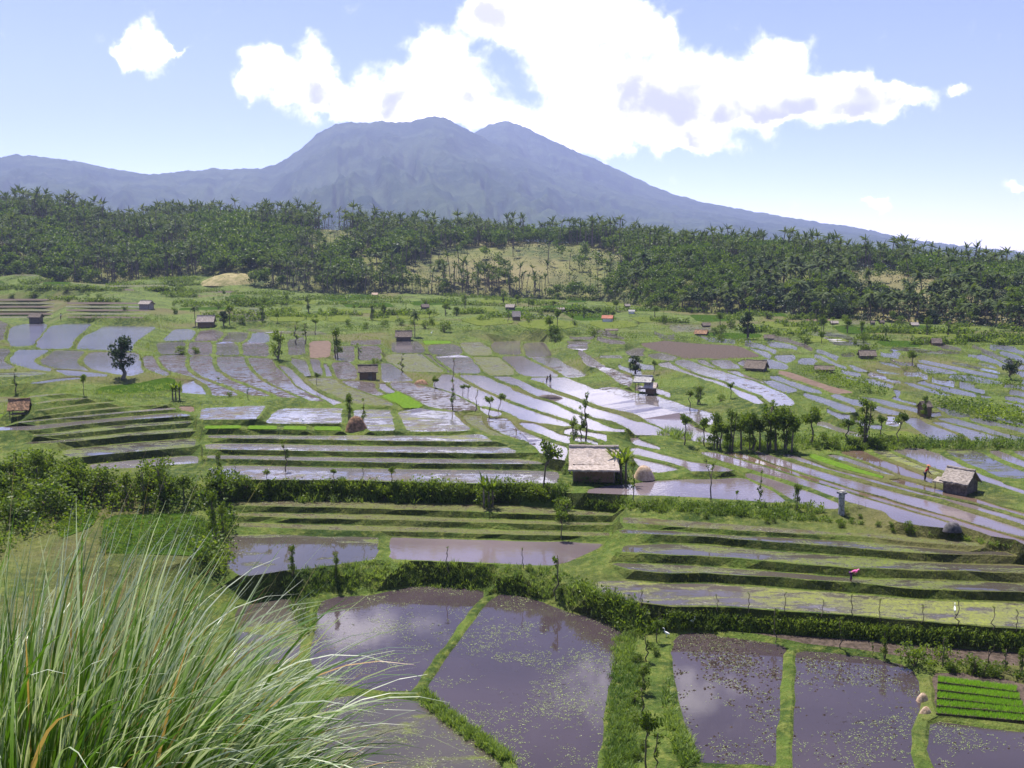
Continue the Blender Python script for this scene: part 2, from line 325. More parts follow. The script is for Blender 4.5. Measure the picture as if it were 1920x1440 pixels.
# --- long rows middle left (each step a bank)
F(6, 'R', '-330 428 0 412 600 430 1200 440 1920 442 2275 456 2300 490 2285 545 1920 545 1400 545 700 522 0 520 -340 510', 5.5, 'r')
F(6, 'R', '-380 336 0 340 500 352 1100 358 1950 360 2100 377 2195 402 1700 400 1000 393 400 378 -380 362', 6.15, 'r')
F(6, 'R', '-380 252 0 252 500 262 1100 267 1850 267 1930 302 1960 320 1600 322 1000 315 400 305 -380 292', 6.8, 'r')
F(6, 'R', '-380 182 0 182 500 187 1100 187 1500 182 1690 173 1780 220 1795 233 1560 232 1000 229 400 217 0 212 -380 206', 7.4, 'r')
for s_ in ('-390 117 -100 114 -97 138 -390 142', '-75 114 178 114 167 149 -83 144', '200 117 395 117 386 151 190 149', '425 119 650 122 645 159 415 152'): F(6, 'G', s_, 7.75, 'r')
F(1, 'R', '1495 702 1900 684 2020 684 1962 755 1930 786 1482 788 1478 770', 8.1, 'r')
F(2, 'R', '172 710 640 704 660 740 662 814 400 819 62 814 52 800 92 762', 8.1, 'r')
F(2, 'R', '716 717 1028 714 1040 760 1070 868 850 876 822 858 712 780', 8.1, 'r')
F(2, 'R', '1075 726 1300 724 1480 730 1530 770 1638 862 1450 878 1115 873 1064 770', 8.1, 'r')
F(1, 'S', '1345 692 1445 692 1438 732 1382 714', 8.3)
# --- left terraces, banks toward the viewer
LZ = [5.9, 6.7, 7.35, 7.9, 8.4, 8.85, 9.2, 9.5, 9.75, 9.95]
F(5, 'R', '650 402 1000 372 1500 338 1510 398 1300 408 900 438 640 438', LZ[0], 'l')
F(5, 'V', '472 302 600 287 1000 248 1480 208 1488 272 1000 312 700 338 505 358 475 332', LZ[1], 'l')
F(5, 'V', '200 237 500 217 1000 167 1450 133 1458 158 1000 188 600 227 430 240 250 248', LZ[2], 'l')
F(5, 'V', '230 182 420 167 640 142 1000 103 1440 75 1438 96 1000 128 500 176 260 198', LZ[3], 'l')
F(5, 'N', '-300 133 0 129 300 108 700 75 1000 45 1310 18 1430 38 1400 46 1000 70 640 103 420 128 230 148 0 148 -300 152', LZ[4], 'l')
F(1, 'R', '120 802 450 777 800 747 1100 718 1310 702 1325 712 1000 735 700 762 400 787 150 812', LZ[5], 'l')
F(1, 'O', '320 757 600 723 850 694 1270 674 1250 681 1000 690 800 713 500 738', LZ[6], 'l')
F(1, 'O', '260 717 500 682 760 658 900 650 800 667 600 683 300 720', LZ[7], 'l')
F(1, 'O', '240 662 450 628 700 620 640 634 450 649 260 671', LZ[8], 'l')
F(1, 'O', '220 607 430 592 540 594 300 614 200 624', LZ[9], 'l')
F(1, 'O', '-300 632 120 614 180 620 60 655 -300 680')
F(1, 'G', '-300 757 30 752 50 768 -300 786')
F(5, 'B', '-300 167 60 167 95 184 -300 203'); 
# --- blue ponds upper left
F(1, 'M', '-300 60 50 62 42 120 22 195 -300 235')
F(1, 'B', '88 122 112 92 180 72 362 70 328 120 283 180 248 238 84 246'); F(1, 'B', '392 88 500 73 695 68 638 110 568 180 540 242 282 248 335 180 388 112')
F(1, 'B', '772 88 1000 90 1180 94 1100 148 1010 213 985 272 600 263 606 235 664 165')
F(1, 'N', '-300 254 62 258 82 290 36 325 36 350 60 378 120 397 -300 393'); F(1, 'B', '118 283 340 278 355 287 272 328 264 355 292 377 388 410 368 428 270 408 84 363 64 349 74 326')
F(1, 'N', '394 283 645 275 600 320 578 350 588 375 685 417 600 410 400 397 296 364 280 345'); F(1, 'N', '692 288 1045 288 1058 400 1095 430 1000 462 850 442 655 393 610 360 622 340')
F(1, 'B', '400 416 610 428 825 463 640 469 480 442'); F(1, 'B', '210 520 420 483 600 473 640 481 480 497 330 514'); F(1, 'V', '-200 445 250 433 365 442 200 466 -200 478')
F(1, 'L', '760 547 1000 523 1285 484 1300 560 1180 580 880 598 705 580', 9.3)
F(1, 'B', '1302 112 1420 110 1472 130 1424 190 1212 198'); F(1, 'N', '1168 212 1398 210 1380 288 1182 288'); F(1, 'M', '1502 127 1600 111 1686 140 1618 198 1436 198 1492 150')
F(1, 'M', '1428 212 1596 212 1596 298 1432 298'); F(1, 'N', '1718 132 1848 137 1866 165 1798 203 1645 203 1704 160'); F(1, 'N', '1628 217 1786 217 1796 298 1628 303')
F(1, 'B', '1885 152 1960 137 2022 147 2024 207 1845 208 1884 176'); F(1, 'M', '1818 222 2018 218 2018 308 1832 308')
F(1, 'M', '1082 312 1148 312 1178 380 1208 412 1272 456 1120 438 1072 400')
F(1, 'M', '1198 312 1392 312 1386 370 1402 427 1488 482 1628 532 1742 577 1792 608 1592 610 1582 580 1547 520 1422 460 1302 428 1218 388')
F(1, 'M', '1437 314 1592 314 1597 390 1622 432 1748 507 1912 564 1990 592 2040 614 1872 610 1782 563 1652 510 1512 458 1438 418 1424 370')
F(1, 'M', '1633 317 1827 317 1847 370 1888 442 1968 502 2038 537 2148 582 2250 628 2102 623 2002 573 1927 543 1772 483 1662 413 1628 370')
F(2, 'M', '-60 328 128 332 155 385 240 462 300 540 430 606 510 655 400 643 300 598 132 523 62 478 2 423 -50 350')
F(2, 'W', '165 384 190 388 262 449 344 504 444 574 564 634 655 660 590 664 450 604 350 557 280 492 248 440 190 402')
F(1, 'N', '1345 612 1392 514 1468 504 1526 547 1540 600 1500 608')
# --- middle
F(2, 'W', '-60 105 130 122 300 127 480 127 550 149 300 148 -60 122'); F(2, 'S', '408 202 566 197 557 322 394 318'); F(2, 'N', '232 192 367 183 377 298 242 308')
F(2, 'M', '592 242 736 238 736 343 603 328'); F(2, 'M', '702 197 946 192 937 223 722 226'); F(2, 'M', '763 242 932 237 942 343 763 343'); F(2, 'N', '1013 207 1208 198 1247 230 1275 283 1013 283')
F(2, 'G', '1248 198 1458 202 1467 213 1272 220'); F(2, 'N', '1284 232 1488 225 1555 298 1324 298'); F(2, 'O', '1008 302 1243 298 1328 365 1432 428 1152 432 1054 388 1008 345')
F(2, 'W', '1258 302 1290 302 1340 347 1450 417 1462 434 1440 422 1332 360'); F(2, 'N', '1324 312 1557 312 1617 360 1685 438 1502 438 1404 380'); F(2, 'O', '1523 212 1688 208 1727 250 1764 303 1592 308')
F(2, 'O', '1604 322 1787 321 1857 380 1917 420 1930 452 1722 452'); F(2, 'W', '1763 208 1986 198 1980 240 1996 296 1793 297')
F(3, 'W', '88 217 228 208 262 226 287 270 296 312 112 312 88 270'); F(3, 'W', '-88 322 88 318 148 347 267 410 370 468 132 468 62 443 2 400'); F(3, 'N', '134 327 338 323 398 370 498 420 574 463 500 472 422 467 302 403 204 350')
F(2, 'N', '252 340 385 345 425 460 370 465 330 430'); F(2, 'W', '400 345 478 345 502 455 440 460'); F(2, 'W', '512 370 535 375 570 460 540 460'); F(2, 'M', '560 362 700 362 760 400 765 480 700 490 600 470')
F(2, 'O', '370 482 525 475 600 510 740 580 900 632 1050 668 1040 680 720 668 600 620 470 570'); F(2, 'M', '620 505 760 500 900 515 910 570 970 598 900 600 760 560')
F(2, 'W', '912 518 960 530 1060 590 980 597 915 560'); F(2, 'G', '930 606 1085 596 1180 655 1250 700 1110 700 1040 665')
F(2, 'M', '990 510 1170 512 1270 540 1400 600 1540 660 1640 690 1680 720 1540 722 1330 690 1200 640 1100 580'); F(2, 'N', '930 370 990 368 1060 430 1190 490 1160 498 940 495')
F(3, 'W', '-600 522 -540 457 -460 454 -330 527 -200 592 0 677 180 742 418 812 428 838 250 813 100 778 -20 733 -220 678 -370 628 -500 568')
F(3, 'W', '-420 452 -212 457 -112 507 0 562 150 627 300 670 480 752 640 812 760 857 855 868 838 883 590 866 430 793 200 713 0 646 -200 558 -320 498')
F(3, 'W', '-160 464 0 467 60 492 180 552 320 602 450 642 620 712 800 762 940 812 1080 862 1175 900 1110 908 900 893 878 858 760 803 640 773 520 733 320 643 160 598 20 523 -80 493')
F(3, 'W', '122 482 380 484 500 517 620 567 780 632 900 667 1080 712 1240 762 1310 792 1380 852 1500 902 1615 960 1598 988 1330 958 1240 898 1190 868 1040 808 920 758 700 698 640 683 460 613 310 563 232 523')
F(3, 'N', '622 547 740 537 830 557 920 592 1080 602 1230 652 1330 692 1440 717 1540 745 1500 825 1402 815 1330 778 1250 738 1100 688 900 638 762 588')
F(3, 'W', '402 197 588 207 588 218 412 220'); F(3, 'N', '402 232 578 230 577 258 412 253'); F(3, 'W', '484 272 538 272 600 322 660 362 715 385 592 388 522 330')
F(3, 'M', '614 402 728 402 800 432 898 462 906 528 862 545 762 488 684 438'); F(3, 'W', '855 285 930 253 1010 262 982 290 995 316 882 308'); F(3, 'W', '1012 303 1130 295 1242 325 1180 333 1052 328')
F(3, 'H', '955 217 1100 203 1400 218 1700 238 1870 300 1848 318 1500 322 1262 317 1132 278 1016 250'); F(3, 'N', '640 312 800 305 840 330 700 325')
F(3, 'W', '1094 374 1190 368 1280 418 1400 458 1560 503 1720 578 1848 623 1888 668 1840 672 1702 618 1642 558 1502 508 1402 473 1262 428')
F(3, 'N', '1228 357 1290 348 1560 428 1720 483 1850 513 1920 555 2040 603 2118 642 2130 667 2098 685 1962 686 1902 638 1852 598 1732 558 1582 493 1422 458 1304 409')
F(3, 'W', '1394 352 1435 348 1545 399 1482 397'); F(3, 'W', '1474 361 1600 348 1732 403 1592 403'); F(3, 'W', '1684 365 1750 347 1758 393 1742 388'); F(3, 'W', '1594 427 1680 432 1790 472 1900 502 1916 527 1842 503 1702 455')
F(4, 'B', '-156 257 0 277 26 308 8 332 -60 304'); F(4, 'B', '44 307 202 303 206 343 150 357 92 344'); F(4, 'B', '-28 351 20 342 145 390 140 403 0 407'); F(4, 'B', '238 350 262 330 338 330 356 355 342 378 243 373')
F(4, 'B', '2 462 60 463 180 513 300 547 400 580 322 583 182 538'); F(4, 'B', '-58 492 0 502 80 527 203 573 132 573 2 533'); F(4, 'B', '264 602 300 594 400 623 520 662 665 712 657 737 562 722 442 683 332 643')
F(4, 'B', '464 612 520 602 640 642 717 672 717 692 622 668'); F(4, 'B', '640 613 780 627 900 647 1117 702 1137 742 1012 713 832 663'); F(4, 'B', '812 692 960 722 995 740 978 752 812 733'); F(4, 'B', '934 627 1000 642 1117 667 1108 687 962 653')
F(4, 'S', '60 425 160 430 300 480 480 540 640 585 520 585 330 520 180 470')
F(8, 'B', '1054 58 1120 62 1220 107 1300 142 1420 182 1490 214 1400 228 1242 222 1152 158 1084 100'); F(8, 'B', '1238 88 1320 93 1460 143 1620 183 1755 217 1738 232 1552 232 1472 178 1332 118')
F(8, 'B', '1254 57 1400 63 1560 113 1740 168 1920 208 2300 285 2300 310 1880 232 1702 182 1502 118 1334 83'); F(8, 'B', '1484 57 1620 63 1760 98 1920 133 2300 215 2300 260 1922 162 1702 112')
F(8, 'B', '1254 -28 1350 -13 1525 44 1420 47 1342 23'); F(8, 'N', '893 52 940 43 976 75 957 122 884 108'); F(8, 'P', '873 172 1000 167 1105 200 1060 213 922 198'); F(8, 'B', '1560 20 1700 40 1920 100 2300 160 2300 185 1920 122 1740 80')
for s_ in ('604 377 640 382 755 429 702 428', '544 421 570 417 685 459 640 462 544 438', '544 457 745 509 720 518 562 470', '723 482 800 493 955 536 938 557 792 528', '934 562 998 572 988 617 952 607',
           '1003 507 1100 518 1290 573 1392 608 1302 607 1122 558', '1094 512 1180 511 1300 543 1575 602 1558 622 1402 597 1202 543', '1584 607 1675 620 1640 626 1592 620', '1114 347 1160 338 1400 393 1735 457 1727 472 1602 467 1302 393',
           '1108 377 1200 388 1440 440 1302 445 1182 437 1114 394', '1345 461 1540 458 1772 511 1757 522 1622 517 1442 488', '834 352 900 368 1012 400 962 397 854 369', '1744 652 1800 658 1920 693 2200 760 2200 780 1902 707',
           '1864 707 1920 718 2200 800 2200 825 1902 738', '1893 492 2200 505 2200 540 1893 522'): F(4, 'B', s_)
for s_ in ('1374 357 1500 373 1735 437 1735 447 1502 398', '1564 371 1700 383 1735 399 1602 384', '334 137 560 153 772 216 757 232 502 232 404 180', '904 252 1100 253 1280 282 1470 291 1302 297 1002 272', '810 410 960 445 950 450 820 420', '560 300 640 290 660 310 580 320'): F(4, 'V', s_)
# --- right diagonals
F(8, 'W', '924 296 1060 281 1140 283 1220 318 1290 367 1390 417 1500 453 1600 483 1750 547 1920 602 2300 725 2300 765 1920 628 1702 558 1562 517 1302 447 1184 407 1054 348')
F(8, 'V', '1324 301 1480 283 1600 323 1760 403 1920 458 2300 585 2300 625 1920 508 1880 517 1742 502 1622 447 1502 397'); F(8, 'W', '1644 302 1740 303 1920 373 2300 498 2300 560 1922 432 1782 377'); F(8, 'W', '1824 307 1920 303 2300 330 2300 470 1922 352')
F(8, 'Y', '794 301 860 295 1000 352 1150 417 1310 469 1262 488 1182 462 1042 407 902 353'); F(8, 'Q', '534 312 690 295 760 327 880 377 1040 432 1170 482 1250 511 1228 542 1182 527 1002 487 862 427 702 373')
F(8, 'R', '434 336 500 333 640 377 800 432 970 484 862 472 702 417 564 369'); F(8, 'G', '314 336 360 333 520 387 700 442 874 496 858 510 722 477 502 417 344 359')
F(8, 'Q', '894 528 970 517 1200 577 1400 622 1560 662 1760 732 1920 772 2300 892 2300 940 1920 808 1702 743 1502 683 1302 638 1102 588')
F(8, 'W', '152 330 420 430 880 543 1200 633 1500 698 1920 818 2200 900 2200 955 1920 865 1700 792 1500 732 1300 669 1000 597 600 487 262 390 102 344')
F(8, 'W', '-100 303 0 330 250 415 600 515 1000 625 1300 695 1700 815 1920 883 1975 900 1975 962 1920 947 1600 847 1402 787 1002 677 702 587 302 467 2 369')
F(8, 'Q', '-360 310 -240 313 -120 353 0 398 300 495 700 618 1000 705 1400 818 1920 973 1990 994 1990 1020 1920 1002 1184 777 802 665 502 572 302 512 2 418 -220 362 -372 318')
F(8, 'W', '-515 312 -430 315 -280 361 0 453 300 554 500 609 800 704 1180 814 1400 880 1415 892 1320 890 1150 872 1002 847 922 798 872 762 722 719 592 687 402 609 202 542 2 475 -220 417 -420 357 -500 328')
F(8, 'W', '-145 473 0 511 210 592 400 660 517 707 513 735 302 732 182 662 2 569 -145 498')
F(7, 'W', '565 602 700 563 880 551 1000 538 1200 523 1500 513 1715 508 1800 563 1920 623 2030 687 1900 687 1700 677 1500 662 1300 652 1100 642 900 637 700 632 565 622', 5.1)
F(7, 'W', '874 282 950 283 1150 333 1330 383 1500 408 1650 451 1645 462 1352 462 1292 428 1152 383 952 343 894 328'); F(7, 'W', '904 348 960 358 1150 403 1255 436 1260 444 1062 467 924 400'); F(7, 'W', '874 207 960 218 1080 262 1120 283 1062 282 904 248')
F(7, 'W', '44 88 190 98 260 147 428 207 423 252 242 187 104 130'); F(7, 'W', '4 143 100 158 240 218 417 287 407 380 334 367 224 327 184 277 64 217 4 187'); F(6, 'N', '1738 72 1860 58 1900 92 1990 152 2060 217 2085 257 1992 222 1882 187 1762 119')
F(6, 'O', '1564 42 1688 48 1698 90 1758 150 1870 196 1762 167 1654 109')
# --- far fields
for s_, t_ in (('433 588 498 588 502 602 430 604', 'N'), ('512 587 567 586 570 603 510 604', 'P'), ('468 576 494 576 492 585 463 585', 'V'), ('530 577 567 576 567 583 527 584', 'P'), ('622 580 660 580 664 588 618 588', 'P'), ('574 590 612 590 610 603 575 603', 'P'),
   ('618 591 655 591 660 604 616 604', 'P'), ('672 583 722 582 724 588 670 588', 'P'), ('695 594 740 592 745 604 690 602', 'P'), ('745 590 800 586 830 588 810 596 750 600', 'P'), ('860 600 930 594 965 606 900 612', 'P'), ('970 606 1040 600 1090 612 1040 620 980 614', 'P'),
   ('1060 590 1140 588 1160 600 1080 602', 'L'), ('1100 606 1170 602 1200 612 1130 616', 'P'), ('1180 596 1240 594 1270 602 1200 606', 'P'), ('850 580 920 576 940 584 870 588', 'P'), ('760 566 850 562 870 570 780 574', 'L'), ('600 556 700 552 720 560 620 566', 'L'), ('890 562 960 560 980 568 900 570', 'P'),
   ('1010 574 1090 572 1110 580 1030 582', 'L'), ('1290 590 1360 592 1380 602 1310 604', 'L'), ('1250 612 1330 614 1350 622 1270 622', 'O'), ('1420 604 1500 606 1540 616 1450 616', 'P'), ('1560 612 1650 616 1660 624 1580 624', 'L'), ('1700 620 1800 622 1820 632 1720 632', 'P'), ('1830 628 1960 634 1960 646 1850 642', 'P'),
   ('1500 632 1580 634 1600 642 1520 642', 'P'), ('1640 640 1720 640 1730 648 1660 650', 'L'), ('540 566 590 563 596 570 545 573', 'P'), ('980 548 1080 549 1090 554 990 554', 'L'), ('640 570 730 568 742 576 650 577', 'L'), ('1130 566 1210 570 1220 577 1140 574', 'P')): F(0, t_, s_)
zf = 13.7
for k in range(6):
    y0 = 560 + k * 6.6; zz = 15.4 - k * .72
    F(0, 'O' if k % 2 else 'H', f'-120 {y0 + 1} {60 + 6 * k} {y0} {104 - k} {y0 + 1.2} {106 - k} {y0 + 3.6} {50} {y0 + 3.4} -120 {y0 + 4.0}', zz, 'u')
    if k: F(0, 'H' if k % 2 else 'O', f'{122 + k} {y0 + .5} 180 {y0} {286 - 5 * k} {y0 + 1} {298 - 4 * k} {y0 + 3.6} 200 {y0 + 3.6} {123 + k} {y0 + 3.4}', zz - .1, 'u')

far0 = [np.array(f['px']) for f in FIELDS if f['px'][:, 1].mean() < 660]; frs = random.Random(5)
for k in range(900):
    x, y = frs.uniform(430, 1900), frs.uniform(552, 640); ymin = np.interp(x, [430, 1150, 1500, 1900], [556, 560, 594, 618]); ymax = np.interp(x, [430, 1150, 1500, 1900], [602, 622, 640, 655])
    if not ymin < y < ymax: continue
    sc = (y - 530) / 60; w_, h_ = frs.uniform(16, 42) * (.5 + sc * .5), frs.uniform(1.5, 3.4) * (.5 + sc * .6); sl = frs.uniform(-.02, .05); sk = frs.uniform(-6, 6)
    q = np.array([[x - w_ + sk, y - h_ - sl * w_], [x + sk, y - h_ - .4], [x + w_ + sk, y - h_ + sl * w_], [x + w_ - sk, y + h_ + sl * w_], [x - sk, y + h_ + .4], [x - w_ - sk, y + h_ - sl * w_]])
    if any(not (q[:, 0].max() + 5 < b[:, 0].min() or q[:, 0].min() - 5 > b[:, 0].max() or q[:, 1].max() + 1.6 < b[:, 1].min() or q[:, 1].min() - 1.6 > b[:, 1].max()) for b in far0): continue
    far0.append(q); F(0, frs.choice('PPLLLOPLS'), ' '.join(f'{a:.1f} {b:.1f}' for a, b in q))
for k in range(700):
    x, y = frs.uniform(-60, 440), frs.uniform(506, 584)
    if y > 544 and x < 345: continue
    w_, h_ = frs.uniform(18, 60), frs.uniform(1.0, 1.9) + (y - 506) * .012; sl = frs.uniform(-.02, .03)
    q = np.array([[x - w_, y - h_ - sl * w_], [x, y - h_ - .5], [x + w_, y - h_ + sl * w_], [x + w_ + 4, y + h_ + sl * w_], [x, y + h_ - .3], [x - w_ - 4, y + h_ - sl * w_]])
    if any(not (q[:, 0].max() + 6 < b[:, 0].min() or q[:, 0].min() - 6 > b[:, 0].max() or q[:, 1].max() + 2.0 < b[:, 1].min() or q[:, 1].min() - 2.0 > b[:, 1].max()) for b in far0): continue
    if 330 < x + w_ and x - w_ < 520 and 508 < y < 545: continue
    far0.append(q); F(0, frs.choice('LLLOOPHL'), ' '.join(f'{a:.1f} {b:.1f}' for a, b in q))
def busy(q, hedges=([(1485, 684), (1565, 690), (1665, 728), (1680, 748), (1600, 744), (1490, 708)], [(1735, 740), (1860, 762), (1960, 795), (1960, 806), (1770, 784)], [(1225, 684), (1260, 690), (1370, 745), (1330, 770), (1230, 720)], [(1290, 770), (1510, 770), (1510, 850), (1290, 850)])):
    return any(not (q[:, 0].max() < b[:, 0].min() or q[:, 0].min() > b[:, 0].max() or q[:, 1].max() < b[:, 1].min() or q[:, 1].min() > b[:, 1].max()) and pip(q, b).any() for b in [f['px'] for f in FIELDS] + [np.array(h, float) for h in hedges])
def narrow(n, x0, x1, y0, y1, slope, kinds):
    for k in range(n):
        x, y = frs.uniform(x0, x1), frs.uniform(y0, y1); L_, h_ = frs.uniform(16, 62), frs.uniform(1.7, 3.6) * (1 + (y - 640) / 260); sl = frs.uniform(*slope)
        tt = np.linspace(-1, 1, 7); mid = np.stack([x + tt * L_, y + tt * L_ * sl + 2.5 * np.sin(tt * 2 + x)], 1); e = np.array([0, 1.0])
        if busy(np.concatenate([mid + e * o_ * (h_ + 2.4) for o_ in (-1, -.5, 0, .5, 1)])): continue
        q = np.concatenate([mid - e * h_, (mid + e * h_)[::-1]]); F(0, frs.choice(kinds), ' '.join(f'{a:.1f} {b:.1f}' for a, b in q))
def area2(P): x, y = P[:, 0], P[:, 1]; return np.sum(x * np.roll(y, -1) - y * np.roll(x, -1)) / 2
def inset(P, d):
    n = len(P); a = P - np.roll(P, 1, 0); b = np.roll(P, -1, 0) - P
    na = np.stack([-a[:, 1], a[:, 0]], 1); nb = np.stack([-b[:, 1], b[:, 0]], 1)
    na /= np.linalg.norm(na, axis=1)[:, None] + 1e-9; nb /= np.linalg.norm(nb, axis=1)[:, None] + 1e-9
    m_ = na + nb; m_ /= np.maximum(np.sum(m_ * m_, 1) / 2, .45)[:, None]
    return P + m_ * d
def chaikin(a):
    b = np.roll(a, -1, 0); return np.stack([a * .88 + b * .12, a * .12 + b * .88], 1).reshape(-1, 2)
def pip(P, poly):
    x, y = P[:, 0], P[:, 1]; ins = np.zeros(len(P), bool); n = len(poly)
    for i in range(n):
        x1, y1 = poly[i]; x2, y2 = poly[(i + 1) % n]
        if y1 == y2: continue
        ins ^= ((y1 > y) != (y2 > y)) & (x < (x2 - x1) * (y - y1) / (y2 - y1) + x1)
    return ins
def resample(P, step):
    out = []; n = len(P)
    for i in range(n):
        a, b = P[i], P[(i + 1) % n]; k = max(1, int(np.linalg.norm(b - a) / step))
        out += [a + (b - a) * j / k for j in range(k)]
    return np.array(out)
narrow(2600, 1400, 1930, 640, 812, (.20, .34), 'BBBNM'); narrow(900, 1075, 1400, 628, 700, (.12, .40), 'BNMM'); narrow(700, 860, 1300, 690, 850, (.25, .42), 'WWN')
for f in FIELDS:
    f['px'] = chaikin(f['px']); f['px'] = f['px'] if area2(f['px']) > 0 else f['px'][::-1]; ym_ = f['px'][:, 1].mean()
    if f['ch']: f['px'] = f['px'] + (f['px'] - f['px'].mean(0)) * [.004, .06]
    if f['z'] is None: c = f['px'].mean(0); f['z'] = zbase(c[0], c[1])
def grow(f):
    """edges move outward until only a narrow bund is left between neighbouring fields"""
    P = f['px']; n_ = np.roll(P, -1, 0) - np.roll(P, 1, 0); n_ = np.stack([n_[:, 1], -n_[:, 0]], 1); n_ /= np.linalg.norm(n_, axis=1)[:, None] + 1e-9
    steps = np.arange(.5, 11, .5); Q = P[:, None] + n_[:, None] * steps[None, :, None]; hit_ = np.full(len(P), 99.0); fl = Q.reshape(-1, 2)
    for g in FIELDS:
        if g is f or np.any(g['p0'].min(0) > fl.max(0)) or np.any(g['p0'].max(0) < fl.min(0)): continue
        ins_ = pip(fl, g['p0']).reshape(len(P), -1); any_ = ins_.any(1); hit_[any_] = np.minimum(hit_[any_], steps[ins_.argmax(1)][any_])
    e = math.radians(6.96) + np.arctan((P[:, 1].mean() - 720) / FPX); D = 21 / math.sin(max(e, .04))
    gap = .50 * FPX / D * np.sqrt(n_[:, 0] ** 2 + (n_[:, 1] * math.sin(e)) ** 2) + .7
    ex = np.where(hit_ < 90, np.clip((hit_ - gap) / 2, 0, 5), .8); f['grown'] = P + n_ * ex[:, None]
for f in FIELDS: f['p0'] = f['px']
for f in FIELDS:
    if f['ch'] is None and 600 < f['px'][:, 1].mean() < 1000: grow(f)
for f in FIELDS: f['px'] = f.get('grown', f['px'])
def vgap(up, lo):
    """smallest picture gap between the lower edge of one field and the upper edge of the field in front of it"""
    x0, x1 = max(up[:, 0].min(), lo[:, 0].min()) + 4, min(up[:, 0].max(), lo[:, 0].max()) - 4
    if x1 - x0 < 8: return None
    U, Lw = resample(up, 3), resample(lo, 3); g = []
    for x in np.linspace(x0, x1, 24):
        u, l = U[np.abs(U[:, 0] - x) < 4, 1], Lw[np.abs(Lw[:, 0] - x) < 4, 1]
        if len(u) and len(l): g.append(l.min() - u.max())
    return min(g) if g else None
for ch in 'gprlu':                          # terraces: every step is as high as its bank stands in the photograph
    fs = sorted([f for f in FIELDS if f['ch'] == ch], key=lambda f: -f['px'][:, 1].mean())
    fs[0]['z'] = {'g': 1.9, 'p': 2.0, 'r': 5.5, 'l': 5.6, 'u': 10.6, 'v': 22.5}[ch]
    for i, f in enumerate(fs[1:], 1):
        best = None
        for g_ in fs[:i]:
            v = vgap(f['px'], g_['px'])
            if v is not None and (best is None or v < best[0]) and g_['px'][:, 1].mean() - f['px'][:, 1].mean() > 2.5: best = (v, g_)
        if best:
            e = np.radians(6.96) + np.arctan((f['px'][:, 1].mean() - 720) / FPX); D = (ZC - best[1]['z']) / math.sin(e)
            f['z'] = best[1]['z'] + max(0.02, (.35 if ch == 'v' else .94) * best[0] * D / FPX)
    print('terraces', ch, [round(f['z'], 2) for f in fs])
def unproject(f): return np.array([px_at(x, y, f['z'])[:2] for x, y in f['px']])
def prep():
    for f in FIELDS: f['w'] = unproject(f); f['bb'] = (f['w'].min(0), f['w'].max(0)); f['d'] = resample(f['w'], 2.0)
for it in range(70):                         # neighbours whose levels would make them overlap on the map move to a common level
    prep(); hits = []
    for i, a in enumerate(FIELDS):
        for j in range(i + 1, len(FIELDS)):
            b = FIELDS[j]
            if np.any(a['bb'][0] > b['bb'][1]) or np.any(b['bb'][0] > a['bb'][1]) or abs(a['z'] - b['z']) < 1e-3: continue
            if pip(a['d'], b['w']).any() or pip(b['d'], a['w']).any():
                hits.append((i, j)); m_ = (a['z'] + b['z']) / 2
                if a['fix'] and b['fix']: continue
                ka, kb = (0, 1.3) if a['fix'] else (1.3, 0) if b['fix'] else (.6, .6)
                a['z'] += (m_ - a['z']) * ka; b['z'] += (m_ - b['z']) * kb
    if not hits: break
print('levels settled', it, [(i, j, FIELDS[i]['px'].mean(0).round().tolist(), FIELDS[j]['px'].mean(0).round().tolist(), round(FIELDS[i]['z'],2), round(FIELDS[j]['z'],2)) for i, j in hits])
def plan_grow(f, gap, reach):
    """on the map: the edge of a field moves out to the foot of the next bank or to the bund it shares"""
    P = f['w'] if area2(f['w']) > 0 else f['w'][::-1]
    d0 = np.linalg.norm(P.mean(0)); P = resample(P, max(1.5, d0 / 70)); n_ = np.roll(P, -1, 0) - np.roll(P, 1, 0); n_ = np.stack([n_[:, 1], -n_[:, 0]], 1); n_ /= np.linalg.norm(n_, axis=1)[:, None] + 1e-9
    steps = np.arange(.1, reach + .6, .12); Q = (P[:, None] + n_[:, None] * steps[None, :, None]).reshape(-1, 2); lo, hi = Q.min(0), Q.max(0); h_ = np.full(len(P), 99.0)
    for g in FIELDS:
        if g is f or np.any(g['w'].min(0) > hi) or np.any(g['w'].max(0) < lo): continue
        q = pip(Q, g['w']).reshape(len(P), -1); m_ = q.any(1); h_[m_] = np.minimum(h_[m_], steps[q.argmax(1)][m_])
    ex = np.where(h_ < 90, np.clip(h_ - gap, 0, reach), 0); ex = np.where(h_ < gap, h_ - gap, ex)
    back = n_ @ (P.mean(0) / d0)
    if f['ch']: ex = np.where(back < .3, 0, ex)
    k5 = np.stack([np.roll(ex, j) for j in (-2, -1, 0, 1, 2)]).mean(0); ex = np.minimum(k5, np.where(h_ < 90, np.maximum(h_ - gap, -.2), k5)); f['w'] = P + n_ * ex[:, None]
for f in sorted(FIELDS, key=lambda f: np.linalg.norm(f['w'].mean(0))):
    d0 = np.linalg.norm(f['w'].mean(0))
    if d0 < 420: plan_grow(f, .32 if f['ch'] else .55, 3.2 if f['ch'] else 1.6)
cv, ce, cf, cz = [], [], [], []
